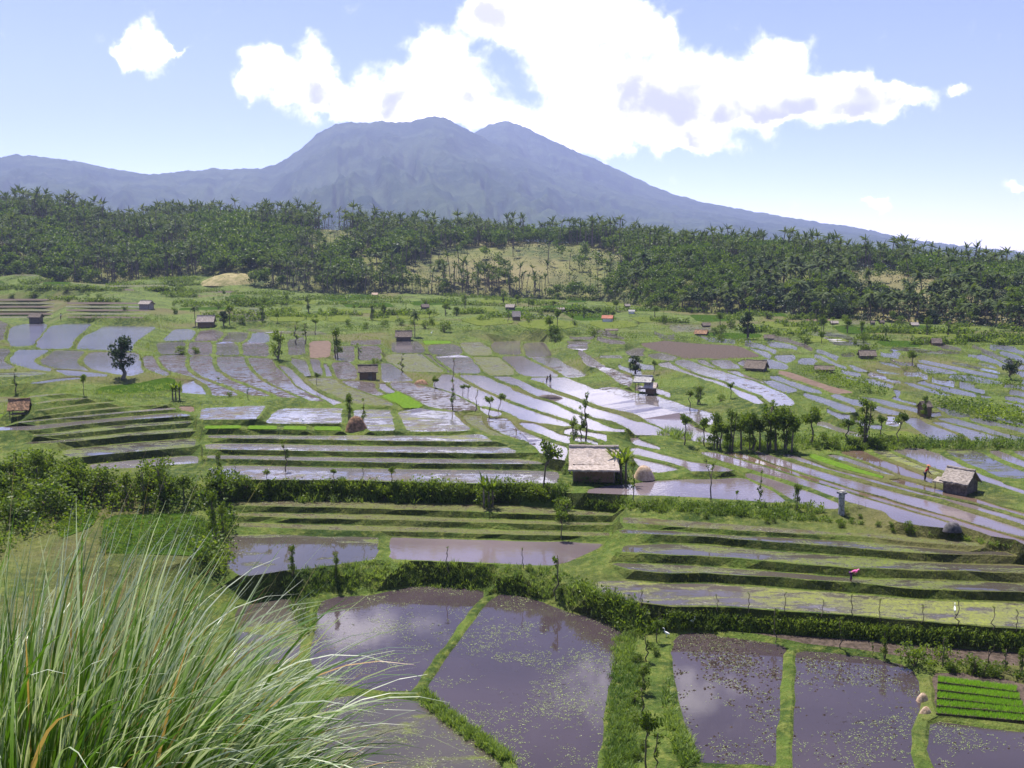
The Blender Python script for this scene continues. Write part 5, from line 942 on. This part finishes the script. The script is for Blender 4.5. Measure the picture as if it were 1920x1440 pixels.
MAT['rock'] = plain('dark_rock', (.05, .045, .05), (.14, .13, .13), 3, .9, .9, obj_space=True)
def roof_slab(L, B, ze, zr, th, sag=.08, fringe=True, sides=(-1, 1), seed=0):
    R = np.random.default_rng(seed); mb = MB(); nx, ny = 15, 6
    for s in sides:
        gx = np.linspace(-L / 2, L / 2, nx); gy = np.linspace(0, 1, ny); X, Y = np.meshgrid(gx, gy)
        Z = zr + (ze - zr) * Y + R.normal(0, sag * .3, X.shape) - sag * np.sin(np.pi * Y) * .6; X = X + R.normal(0, sag * .25, X.shape)
        Yc = s * B * (Y * (1 + R.normal(0, .015, X.shape)) ) + s * .004
        top = np.stack([X, Yc, Z], -1).reshape(-1, 3); bot = top - [0, 0, th]; n = nx * ny
        G = grid_faces(nx, ny); mb.add(np.vstack([top, bot]), np.vstack([G if s < 0 else G[:, ::-1], (G[:, ::-1] if s < 0 else G) + n]))
        ring = [i for i in range(nx)] + [nx * (j + 1) - 1 for j in range(1, ny)] + [nx * (ny - 1) + i for i in range(nx - 2, -1, -1)] + [nx * j for j in range(ny - 2, 0, -1)]
        o = mb.n - 2 * n; mb.F4.append(np.array([[a, b, b + n, a + n] for a, b in zip(ring, ring[1:] + ring[:1])]) + o)
        if fringe:
            k = int(L * 26); P = np.stack([R.uniform(-L / 2, L / 2, k), np.full(k, s * B * .97), np.full(k, ze - th * .4)], 1); D = np.tile([0, s * .5, -.85], (k, 1)) + R.normal(0, .15, (k, 3))
            mb.blades(P, D / np.linalg.norm(D, axis=1)[:, None], R.uniform(.12, .34, k), .05, .1, 1)
    return mb
def hut(x, y, wpx, hpx, style, rz, label, group=None, name='field_hut', cat='hut', roofm='thatch', wallm='bamboo', open_=False, depth=.8, ridge_frac=.52, eave=1.0):
    p, t = hit(x, y); W = wpx * t / FPX; H = hpx * t / FPX; B = W * depth / 2; ze = H * (1 - ridge_frac); L = W
    o = empty(name, p - [0, 0, .04], rz); tag(o, label, cat, group); px_, py_ = L * .40, B * .74; ov = (B - py_) / B
    zw = ze + (H - ze) * (1 - py_ / B) * .96
    rf = roof_slab(L, B, ze, H, max(.06, H * .05), H * .03, roofm.startswith('thatch') and wpx > 14, seed=int(x)).obj('roof', MAT[roofm], o)
    if wpx > 24:
        mb = MB(); mb.tube([(-L * .5, 0, H + .03), (0, .02, H - .02), (L * .5, 0, H + .04)], .05 * H, 6); mb.obj('ridge', MAT[roofm], rf)
    for sx in (-1, 1):
        for sy in (-1, 1):
            mb = MB(); mb.tube([(sx * px_, sy * py_, -.2), (sx * px_, sy * py_, zw)], max(.05, .018 * W), 6); mb.obj('post', MAT['bark'], o)
    if not open_:
        th = .05
        for (cx, cy, sx, sy) in ((0, py_ - .02, 2 * px_ - .1, th), (-px_ + .02, 0, th, 2 * py_ - .16), (px_ - .02, 0, th, 2 * py_ - .16)) + (((0, -py_ + .02, 2 * px_ - .1, th),) if style != 'threewall' else ()):
            mb = MB(); hgt = zw if abs(cy) > .01 else zw; mb.box((cx, cy, hgt / 2 - .1), (sx, sy, hgt + .15)); mb.obj('wall', MAT[wallm], o)
        for sx in (-1, 1):                    # gable triangles
            mb = MB(); q = .05; a = np.array([[sx * px_, -py_ * .96, zw * .98], [sx * px_, py_ * .96, zw * .98], [sx * px_, 0, H * .95]]); mb.add(np.vstack([a, a - [sx * q, 0, 0]]), [[0, 1, 2], [5, 4, 3]]); mb.add(np.vstack([a, a - [sx * q, 0, 0]]), [[0, 3, 4, 1], [1, 4, 5, 2], [2, 5, 3, 0]]); mb.obj('gable', MAT[wallm], o)
        if style == 'door':
            mb = MB(); mb.box((.12 * L, -py_ - .03, .8), (.7, .04, 1.6)); mb.obj('door', MAT['bark'], o)
    else:
        mb = MB(); mb.box((0, 0, zw * .38), (2 * px_ * .96, 2 * py_ * .9, .07)); mb.obj('platform', MAT['bark'], o)
    return o
hut(1113, 893, 92, 57, 'closed', math.radians(-4), 'largest thatched field hut, with a wide pale roof, beside banana plants', depth=1.0, ridge_frac=.62)
o = hut(1800, 921, 50, 40, 'closed', math.radians(-52), 'thatched hut with dark gable wall among the diagonal paddies at right', depth=.95, ridge_frac=.52, roofm='thatch_grey', wallm='thatch_dark')
mb = roof_slab(1.8, 1.0, .95, 1.3, .07, .04, True, (-1,), 5); lt = mb.obj('awning', MAT['thatch_grey'], o); lt.location = (-1.55, -.2, -.05)
for sx in (-2.2, -1.0): mb = MB(); mb.tube([(sx, -1.05, -.2), (sx, -1.05, .9)], .04, 5); mb.obj('post', MAT['bark'], o)
hut(690, 712, 37, 28, 'door', math.radians(8), 'brown gabled hut with a dull tin roof among brown mud fields', roofm='thatch_dark', depth=.75, ridge_frac=.42)
o = hut(1207, 738, 34, 34, 'open', math.radians(-22), 'two-roofed shelter of dull grey tin and thatch on posts in the bright paddies', roofm='tin', open_=True, depth=.85, ridge_frac=.3)
H_ = o.children[0]; p_, t_ = hit(1216, 740); s_ = t_ / FPX
mb = roof_slab(24 * s_, 10 * s_, 14 * s_, 23 * s_, .12, .08, True, (-1, 1), 8); q = mb.obj('side_roof', MAT['thatch'], o); q.location = (15 * s_, -6 * s_, 0)
for sx, sy in ((-8, -7), (8, -7), (8, 7), (-8, 7)): mb = MB(); mb.tube([((15 + sx) * s_, (-6 + sy) * s_, -.3), ((15 + sx) * s_, (-6 + sy) * s_, 15 * s_)], .07, 5); mb.obj('post', MAT['bark'], o)
mb = MB(); mb.box((15 * s_, -6 * s_, 6 * s_), (15 * s_, 13 * s_, 9 * s_)); mb.obj('wall', MAT['bamboo'], o)
hut(38, 783, 34, 32, 'open', math.radians(15), 'small brown-roofed shelter on the left terraces', roofm='straw_dark', open_=True, depth=.9)
for a in (
 (1418, 695, 44, 24, 'closed', -30, 'low dark thatched hut by the white ponds at right', 'thatch_dark', 'thatch_dark', .9, .7), (1545, 698, 40, 15, 'closed', -10, 'long low thatched hut at the start of the green hedge, far right', 'thatch_dark', 'bamboo', .6, .5),
 (1733, 781, 24, 34, 'closed', 20, 'narrow thatched hut standing in the water at right', 'thatch_dark', 'bamboo', .9, .35), (387, 612, 36, 24, 'closed', 5, 'thatched hut between palms above the left ponds', 'thatch_grey', 'bamboo', .8, .55), (68, 605, 24, 20, 'closed', 0, 'small dark hut at the upper edge of the left blue ponds', 'thatch_dark', 'thatch_dark', .8, .4),
 (275, 579, 28, 18, 'closed', -20, 'pale weathered hut among the far left terraces', 'thatch_grey', 'thatch_grey', .7, .4), (968, 601, 18, 22, 'closed', 6, 'upright hut with pinkish roof in the far green fields', 'thatch_grey', 'bamboo', .9, .55), (957, 581, 20, 13, 'closed', -15, 'grey-roofed hut behind the upright hut, far fields', 'thatch_grey', 'thatch_dark', .8, .5),
 (1050, 583, 18, 9, 'closed', 10, 'low pale-roofed hut right of the upright hut, far fields', 'thatch_grey', 'bamboo', .8, .5), (1139, 603, 24, 15, 'closed', -12, 'hut with bright white wall and red roof in the far fields', 'tiles', 'white', .8, .45), (1184, 588, 14, 9, 'closed', 0, 'tiny white-walled hut, lower of two in the far fields', 'tin', 'white', .8, .4), (1176, 577, 12, 9, 'closed', 12, 'tiny hut just above the white-walled one, far fields', 'thatch_grey', 'bamboo', .8, .5),
 (1315, 628, 28, 12, 'closed', -25, 'far hut with a steep reddish gable roof', 'straw_dark', 'thatch_dark', .8, .7), (1324, 613, 18, 10, 'closed', 5, 'dark little hut behind the steep reddish roof', 'thatch_dark', 'thatch_dark', .8, .6), (703, 556, 13, 9, 'closed', 0, 'tiny pinkish hut at the foot of the hill, left of centre', 'straw', 'bamboo', .8, .5), (798, 544, 10, 7, 'closed', 0, 'tiny white hut by the dark conical tree', 'tin', 'white', .8, .4),
 (797, 579, 17, 11, 'closed', 18, 'small dark thatched hut in the far yellow-green fields', 'thatch_dark', 'thatch_dark', .9, .6), (757, 638, 36, 22, 'closed', 4, 'wide dark thatched hut at the far edge of the paddies', 'thatch_dark', 'thatch_dark', .8, .6), (1755, 648, 20, 16, 'closed', -10, 'small brown hut between two bushes in the far right field', 'thatch_dark', 'bamboo', .9, .6), (1625, 672, 34, 18, 'closed', -5, 'bush-covered dark hut near the far right ponds', 'thatch_dark', 'thatch_dark', .8, .6),
 (1714, 612, 16, 9, 'closed', 0, 'far pale hut, right of the row at the grove foot', 'thatch_grey', 'bamboo', .9, .6), (1653, 608, 10, 9, 'closed', 10, 'far tiny hut, middle of the row at the grove foot', 'thatch_dark', 'bamboo', .9, .5), (1636, 609, 9, 9, 'closed', 0, 'far tiny dark hut, left of the row at the grove foot', 'thatch_dark', 'thatch_dark', .9, .4), (1846, 634, 13, 10, 'closed', 0, 'little orange-walled hut far right in the green field', 'thatch_dark', 'tiles', .9, .5), (1564, 608, 16, 8, 'closed', 0, 'far low grey hut in the yellow-green strip', 'thatch_grey', 'bamboo', .8, .6), (1442, 638, 22, 13, 'closed', -15, 'grey weathered hut below the big far bushy tree', 'thatch_dark', 'thatch_grey', .8, .6)):
    hut(a[0], a[1], a[2] * .88, a[3] * .82, a[4], math.radians(a[5]), a[6], roofm=a[7], wallm=a[8], depth=a[9], ridge_frac=a[10])
hut(1146, 634, 24, 18, 'open', math.radians(4), 'open post shelter with a flat dark roof at the field edge', name='field_shelter', cat='shelter', roofm='thatch_dark', open_=True, depth=.7, ridge_frac=.15)

# ------------------------------------------------------------------ heaps, pillar, rock
def mound(name, x, y, wpx, hpx, m, label, cat, straws=0, dz=0.0, flat=2.6, depth=.75):
    p, t = hit(x, y); W, H = wpx * t / FPX / 2, hpx * t / FPX; mb = MB(); na, nr = 28, 9; sd_ = int(x)
    V = []
    for j in range(nr):
        r = j / (nr - 1)
        for k in range(na):
            a = 2 * math.pi * k / na; n_ = fbm(np.array([math.cos(a) * 1.6 + 5]), np.array([math.sin(a) * 1.6 + r * 2]), 3, sd_)[0]
            rr = r * (1 + .35 * n_); V.append([W * rr * math.cos(a), W * depth * rr * math.sin(a), H * (1 - r ** flat) * (1 + .5 * n_ * r) - .06 - .1 * r])
    mb.add(V, [[j * na + k, (j + 1) * na + k, (j + 1) * na + (k + 1) % na, j * na + (k + 1) % na] for j in range(nr - 1) for k in range(na)])
    if straws:
        q = np.array(V)[rng.integers(0, len(V) - na, straws)]; D = rng.normal(size=(straws, 3)); D[:, 2] = np.abs(D[:, 2]) * .5; D /= np.linalg.norm(D, axis=1)[:, None]
        mb.blades(q, D, W * .22, W * .02, .8, 2)
    o = mb.obj(name, MAT[m], None, True); o.location = p + [0, 0, dz]; tag(o, label, cat); return o
mound('straw_pile', 1206, 896, 44, 24, 'straw', 'reddish straw pile beside the big thatched hut', 'straw pile', 160)
mound('straw_pile', 1730, 1314, 24, 15, 'straw', 'upper pinkish straw pile on the bund left of the seedling beds', 'straw pile', 120)
mound('straw_pile', 1736, 1336, 22, 12, 'straw', 'lower smaller straw pile on the bund left of the seedling beds', 'straw pile', 120)
mound('straw_pile', 669, 806, 42, 26, 'straw_dark', 'dark brown and orange straw heap between two pollards', 'straw pile', 140)
mound('soil_mound', 789, 720, 30, 9, 'straw_dark', 'reddish brown soil mound on the bund of the bright paddies', 'soil mound')
MAT['mudm'] = plain('mud_mound', (.06, .045, .045), (.13, .10, .09), 2, .7, .7, obj_space=True)
mound('mud_island', 1029, 747, 56, 8, 'mudm', 'long low mud island in the bright paddy', 'mud island', depth=.35)
mound('rock', 1786, 993, 32, 14, 'rock', 'dark rock beside the lower diagonal paddy at right', 'rock', flat=3.5)
p, t = hit(1577, 964); s = t / FPX; o = empty('stone_pillar', p - [0, 0, .1], .3); tag(o, 'pale weathered stone pillar standing on the grassy bank', 'pillar', kind='thing')
mb = MB(); zz = np.linspace(0, 39 * s, 9); mb.tube([(random.uniform(-.02, .02), random.uniform(-.02, .02), z) for z in zz], [5.6 * s * (1 + random.uniform(-.07, .07)) for _ in zz], 10); mb.obj('shaft', MAT['stone'], o, True)
mb = MB(); mb.box((0, 0, 40.5 * s), (12.6 * s, 12.6 * s, 3.6 * s), .2); mb.box((0, 0, 43 * s), (9 * s, 9 * s, 2 * s), .2); mb.obj('cap', MAT['stone'], o)

# ------------------------------------------------------------------ nursery beds in the near plot
MAT['bedg'] = leaf_mat('seedling_blade', (.13, .30, .02), (.30, .52, .06), .45)
ORD = ('topmost', 'second from the top', 'middle', 'fourth from the top', 'lowest')
for k in range(5):
    y0, y1, x0 = 935 + 35.5 * k, 975 + 35.0 * k, 1534 - 2 * k; xr, hgt = 1886 + 14 * k + (60 if k > 2 else 0), 28
    q = [px_at(1120 + a / 2.4, 880 + b / 2.4, .3)[:2] for a, b in ((x0, y0 + 4), (xr, y1 + 6), (xr, y1 + hgt), (x0 - 2, y0 + hgt - 4))]
    mb = MB(); q = np.array(q); V = np.vstack([np.column_stack([q, np.full(4, .36)]), np.column_stack([q, np.full(4, .02)])]); mb.add(V, [[3, 2, 1, 0], [0, 1, 5, 4], [1, 2, 6, 5], [2, 3, 7, 6], [3, 0, 4, 7]])
    o = mb.obj('seedling_bed', MAT['H']); tag(o, f'bright green rice seedling bed, {ORD[k]} of five in the nursery plot', 'seedling bed', 'seedling beds of the nursery plot')
    n = 3200; u, v = rng.random((2, n, 1)); P = q[0] * (1 - u) * (1 - v) + q[1] * u * (1 - v) + q[2] * u * v + q[3] * (1 - u) * v; P = np.column_stack([P, np.full(n, .34)])
    D = rng.normal(0, .25, (n, 3)); D[:, 2] = 1; D /= np.linalg.norm(D, axis=1)[:, None]; mb = MB(); mb.blades(P, D, rng.uniform(.16, .27, n), .05, .4, 1, np.clip(rng.normal(.5, .2, n), 0, 1)); mb.obj('seedlings', MAT['bedg'], o)

# ------------------------------------------------------------------ floating weed and mud clods on the front ponds
def scatter_on(f, n, edge=.35):
    P = f['inn']; lo, hi = P.min(0), P.max(0); out = []
    while len(out) < n:
        q = rng.uniform(lo, hi, (n, 2)); q = q[pip(q, P)]; d = fbm(q[:, 0] / 3.2, q[:, 1] / 3.2, 4, 41, .7); out += list(q[d + rng.normal(0, .06, len(q)) > .04])
    return np.column_stack([np.array(out[:n]), np.full(n, f['z'])])
wb, cb = MB(), MB()
for i, n in ((0, 1500), (1, 3000), (3, 1100), (4, 1300), (5, 420), (7, 200), (2, 900)):
    P = scatter_on(FIELDS[i], n)
    for k in range(3):
        Q = P + rng.normal(0, .07, P.shape) * [1, 1, 0]; r = rng.uniform(.012, .042, n)[:, None]; a = rng.random(n)[:, None] * 6.28; V = []
        for j in range(4): V.append(Q + np.concatenate([np.cos(a + j * 1.57) * r, np.sin(a + j * 1.57) * r * .8, .012 + .03 * rng.random((n, 1))], 1))
        wb.add(np.stack(V, 1).reshape(-1, 3), np.arange(4 * n).reshape(n, 4), np.repeat(rng.random(n), 4))
for i, n in ((3, 2200), (4, 900), (5, 200)):
    P = scatter_on(FIELDS[i], n); P = P[rng.random(len(P)) < np.clip((P[:, 1] - 60) / 10, .15, 1)]
    for x, y, z in P:
        s = random.uniform(.04, .11); th = random.uniform(0, 3); V = [(x + s * 1.5 * math.cos(th + j * 1.257), y + s * math.sin(th + j * 1.257), z - .02) for j in range(5)] + [(x, y, z + s * .8)]
        cb.add(V, [[j, (j + 1) % 5, 5] for j in range(5)])
MAT['weed'] = leaf_mat('floating_weed', (.12, .18, .05), (.34, .40, .14), .15)
tag(wb.obj('floating_weeds', MAT['weed']), kind='stuff'); tag(cb.obj('mud_clods', MAT['H']), kind='stuff')

# ------------------------------------------------------------------ people and egrets
def skin(name, V, E, Rd, m, parent, sub=2):
    me = bpy.data.meshes.new(name); me.from_pydata([tuple(v) for v in V], E, []); tmp = link('skin_tmp', me)
    tmp.modifiers.new('s', 'SKIN'); sv = me.skin_vertices[0].data
    for i, r in enumerate(Rd): sv[i].radius = (r, r) if not hasattr(r, '__len__') else r
    sv[0].use_root = True; ss = tmp.modifiers.new('d', 'SUBSURF'); ss.levels = ss.render_levels = sub
    dg = bpy.context.evaluated_depsgraph_get(); out = bpy.data.meshes.new_from_object(tmp.evaluated_get(dg)); bpy.data.objects.remove(tmp)
    out.name = name; out.materials.clear(); out.materials.append(m); out.polygons.foreach_set('use_smooth', [True] * len(out.polygons)); return link(name, out, parent)
def flat(name, c, rough=.85): return plain(name, tuple(v * .75 for v in c), c, 8, rough, .2, obj_space=True)
SKIN = flat('skin', (.30, .17, .11), .6)
def person(x, y, hpx, label, shirt, trousers, headwear, bend=0.0, rz=0.0, group=None, arms=.5, hat='scarf'):
    p, t = hit(x, y); h = hpx * t / FPX / 1.65; o = empty('person', p - [0, 0, .03], rz, h); tag(o, label, 'person', group)
    cb_, sb_ = math.cos(bend), math.sin(bend)            # the trunk bends toward local +x at the hips
    T_ = lambda a, b, z: (a * cb_ + (z - .88) * sb_, b, .88 + (z - .88) * cb_ - a * sb_)
    V = [(0, 0, .90)]; E = []; R_ = [(.13, .11)]
    def add(v, par, r): V.append(v); R_.append(r); E.append((par, len(V) - 1)); return len(V) - 1
    w1 = add(T_(0, 0, 1.08), 0, (.12, .10)); c1 = add(T_(.01, 0, 1.28), w1, (.14, .10)); nk = add(T_(.02, 0, 1.42), c1, .055); h0 = add(T_(.035, 0, 1.50), nk, (.075, .085)); h1 = add(T_(.04, 0, 1.58), h0, (.085, .095)); add(T_(.03, 0, 1.65), h1, (.055, .06)); add(T_(.135, 0, 1.545), h0, .016)
    for s in (-1, 1): add(T_(.03, s * .095, 1.55), h1, .018)
    for s in (-1, 1):
        sh = add(T_(.01, s * .17, 1.36), c1, .058); el = T_(.08 + arms * .12, s * .22, 1.10); el = add(el, sh, .042); wv = np.array(T_(.06, s * .2, 1.12)); dn = np.array([.14 + .1 * arms, -.01 * s, -.22])
        wr = np.array(V[el]) + dn; wi = add(tuple(wr), el, .028); pm = wr + dn * .22; pi_ = add(tuple(pm), wi, (.034, .02))
        for q in range(4): off = np.array([0, (q - 1.5) * .02, 0]); f1 = pm + dn * .16 + off; i1 = add(tuple(f1), pi_, .0095); add(tuple(f1 + dn * (.13 - .02 * abs(q - 1.4)) + [-.015, 0, 0]), i1, .008)
        add(tuple(wr + dn * .2 + [.035, -s * .03, 0]), wi, .010)
        hp_ = add((0, s * .09, .86), 0, .085); kn = add((.03 + .02 * s, s * .10, .47), hp_, .055); an = add((-.02, s * .10, .09), kn, .036); add((.12, s * .11, .04), an, .032)
    skin('body', V, E, R_, SKIN, o)
    skin('shirt', [T_(0, 0, .92), T_(0, 0, 1.1), T_(.01, 0, 1.29), T_(.02, 0, 1.39)] + [T_(.01, s * .17, 1.355) for s in (-1, 1)] + [T_(.05 + arms * .06, s * .2, 1.2) for s in (-1, 1)], [(0, 1), (1, 2), (2, 3), (2, 4), (2, 5), (4, 6), (5, 7)], [(.145, .125), (.135, .115), (.155, .115), .07, .075, .075, .062, .062], shirt, o)
    skin('trousers', [(0, 0, .93), (0, -.09, .85), (0, .09, .85), (.01, -.10, .48), (.05, .10, .48), (-.01, -.10, .22), (-.01, .10, .22)], [(0, 1), (0, 2), (1, 3), (2, 4), (3, 5), (4, 6)], [(.145, .125), .105, .105, .075, .075, .062, .062], trousers, o)
    if hat == 'cone':
        mb = MB(); N = 20; c = np.array(T_(.03, 0, 1.60)); ax = np.array([sb_, 0, cb_]); e1 = np.array([cb_, 0, -sb_]); e2 = np.array([0, 1, 0]); prof = [(.26, 0), (.25, .015), (.12, .10), (.0, .17)]
        mb.add([c + ax * z + (e1 * math.cos(6.283 * k / N) + e2 * math.sin(6.283 * k / N)) * r for r, z in prof for k in range(N)], [[j * N + k, j * N + (k + 1) % N, (j + 1) * N + (k + 1) % N, (j + 1) * N + k] for j in range(3) for k in range(N)]); mb.obj('straw_hat', headwear, o, True)
    else: skin('headscarf', [T_(.02, 0, 1.54), T_(.02, 0, 1.62), T_(-.05, 0, 1.52)], [(0, 1), (0, 2)], [(.092, .10), (.09, .098), .06], headwear, o)
    return o
magenta, plum = flat('magenta_cloth', (.62, .10, .30)), flat('plum_cloth', (.10, .03, .12)); red, dark = flat('red_cloth', (.45, .04, .05)), flat('dark_cloth', (.03, .035, .06)); pale, orange, brown = flat('pale_cloth', (.70, .66, .58)), flat('orange_cloth', (.50, .20, .08)), flat('brown_cloth', (.10, .07, .05))
person(1595, 1091, 33, 'farmer in magenta shirt bending over in the flooded strip', magenta, plum, flat('pink_scarf', (.75, .25, .45)), 1.25, 0, arms=.2)
person(1734, 902, 29, 'farmer in red shirt and dark trousers leaning forward near the right hut', red, dark, orange, .42, 0, arms=1.0, hat='cone')
person(1025, 720, 16, 'left of two dark-clothed farmers wading in the bright paddy', brown, dark, dark, .25, .3); person(1032, 719, 18, 'right of two dark-clothed farmers wading in the bright paddy', dark, dark, brown, .1, 2.2)
person(114, 601, 13, 'tiny far person in a pale top on the left terrace bund', pale, brown, brown, .1, .5)
stake_p = plant('stake', 1018, 731, 13, 'short dark stake on the bund below the two wading farmers')
egw = plain('egret_white', (.74, .74, .72), (.82, .82, .80), 8, .7, 0, obj_space=True)
for x, y, s_, rz, lab in ((1790, 1151, 1.0, 1.2, 'white egret standing in the yellow weedy strip at right'), (1250, 1195, .9, 2.6, 'white egret at the corner where bank and path meet'), (1299, 1170, .8, .4, 'white egret below the dark hanging bank'), (568, 793, 1.0, 3.0, 'white egret at the edge of the pink pond'), (809, 627, 1.3, 1.0, 'far white egret by the bright channel near the dark hut')):
    p, t = hit(x, y); e = skin('egret', [(0, 0, .36), (.13, 0, .40), (-.14, 0, .33), (-.24, 0, .29), (.20, 0, .50), (.17, 0, .60), (.22, 0, .68), (.27, 0, .69), (.37, 0, .67), (.0, .04, .2), (.0, -.04, .2), (.01, .04, .0), (.01, -.04, .0), (.07, .04, .0), (.07, -.04, .0)],
        [(0, 1), (0, 2), (2, 3), (1, 4), (4, 5), (5, 6), (6, 7), (7, 8), (0, 9), (0, 10), (9, 11), (10, 12), (11, 13), (12, 14)], [.09, .07, .07, .03, .03, .022, .03, .026, .006, .02, .02, .008, .008, .008, .008], egw, None)
    e.location = p - np.array([0, 0, .01]); e.rotation_euler = (0, 0, rz); e.scale = (s_ * 1.15,) * 3; tag(e, lab, 'egret')

# ------------------------------------------------------------------ tall grass clump in front of the viewer
m, t, p, g = mat('silver_grass_blade'); a = t.n('ShaderNodeAttribute', attribute_name='tint'); f_ = a.outputs['Fac']
col = t.mix(t.ramp(f_, .0, .38), (.018, .034, .005), (.085, .18, .014)); col = t.mix(t.ramp(f_, .45, .95), col, (.50, .54, .40)); col = t.mix(t.ramp(f_, 1.2, 1.3), col, (.40, .25, .09))
t.l.new(col, p.inputs['Base Color']); p.inputs['Roughness'].default_value = .38; tr = t.n('ShaderNodeBsdfTranslucent'); t.l.new(t.mix(1.0, col, (1.2, 1.25, .7), 'MULTIPLY'), tr.inputs[0])
mx = t.n('ShaderNodeMixShader'); mx.inputs[0].default_value = .28; t.l.new(p.outputs[0], mx.inputs[1]); t.l.new(tr.outputs[0], mx.inputs[2]); t.l.new(mx.outputs[0], m.node_tree.nodes['Material Output'].inputs[0])
o = empty('grass_clump', (-2.42, 4.35, drop(-2.42, 4.35))); tag(o, 'huge clump of tall silvery green grass filling the lower left corner', 'grass clump')
mb = MB(); gz = np.array(o.location)
for n, L0, L1, w0, w1, ls, spread, t0, t1 in ((4800, 1.75, 2.50, .016, .030, .27, .80, .1, 1.2), (4400, 1.1, 2.1, .012, .022, .42, .85, .0, .45), (60, 2.1, 2.6, .010, .015, .55, .55, .5, 1.0)):
    tf = rng.normal(0, 1, (90, 3)); cl = rng.integers(0, 90, n)                # blades grow in tufts that lean together
    rad = np.sqrt(rng.random(90))[cl] * spread; az = (rng.random(90) * 6.283)[cl] + rng.normal(0, .25, n); P = np.stack([rad * np.cos(az) * 1.15, rad * np.sin(az) * .9, np.zeros(n)], 1) + rng.normal(0, .05, (n, 3)) * [1, 1, 0]
    P[:, 2] = [drop(gz[0] + a, gz[1] + b) - gz[2] - .05 for a, b in P[:, :2]]
    lean = .02 + rad * ls + np.abs(rng.normal(0, .07, n)); D = np.stack([np.cos(az) * lean + .05 + rng.normal(0, .05, n) + tf[cl, 0] * .07, np.sin(az) * lean + rng.normal(0, .05, n) + tf[cl, 1] * .07, np.ones(n)], 1); D /= np.linalg.norm(D, axis=1)[:, None]
    L = rng.uniform(L0, L1, n) * (1 - .2 * rad) * (1 + .07 * tf[cl, 2]); dry = rng.random(n) < .06; base = np.clip(rng.normal(.14, .12, n), 0, .4); tip = np.clip(base + rng.uniform(t0, t1, n), 0, 1.15)
    base = np.where(dry, 1.3, base); tip = np.where(dry, 1.3, tip)
    mb.blades(P, D, L, rng.uniform(w0, w1, n), rng.uniform(.8, 2.3, n) * (.8 + .35 * rad), 17, base, tip, .7)
mb.obj('blades', m, o)
mb = MB(); k = 22; P2 = P[:k]; D2 = np.column_stack([rng.normal(.18, .15, k), rng.normal(0, .15, k), np.ones(k)]); D2 /= np.linalg.norm(D2, axis=1)[:, None]; mb.blades(P2, D2, rng.uniform(2.5, 3.1, k), .007, .30, 9, 1.1, 1.3); mb.obj('stalks', m, o)

# ------------------------------------------------------------------ haze: the air between here and the mountains
m = bpy.data.materials.new('haze_air'); m.use_nodes = True; t = NT(m.node_tree); m.node_tree.nodes.clear()
vol = t.n('ShaderNodeVolumePrincipled'); vol.inputs['Color'].default_value = (.52, .60, 1.0, 1); vol.inputs['Density'].default_value = HAZE; vol.inputs['Anisotropy'].default_value = .2
mo = t.n('ShaderNodeOutputMaterial'); t.l.new(vol.outputs[0], mo.inputs['Volume'])
mb = MB(); mb.box((0, 4640, 750), (18400, 9480, 1512)); tag(mb.obj('haze', m), kind='stuff')
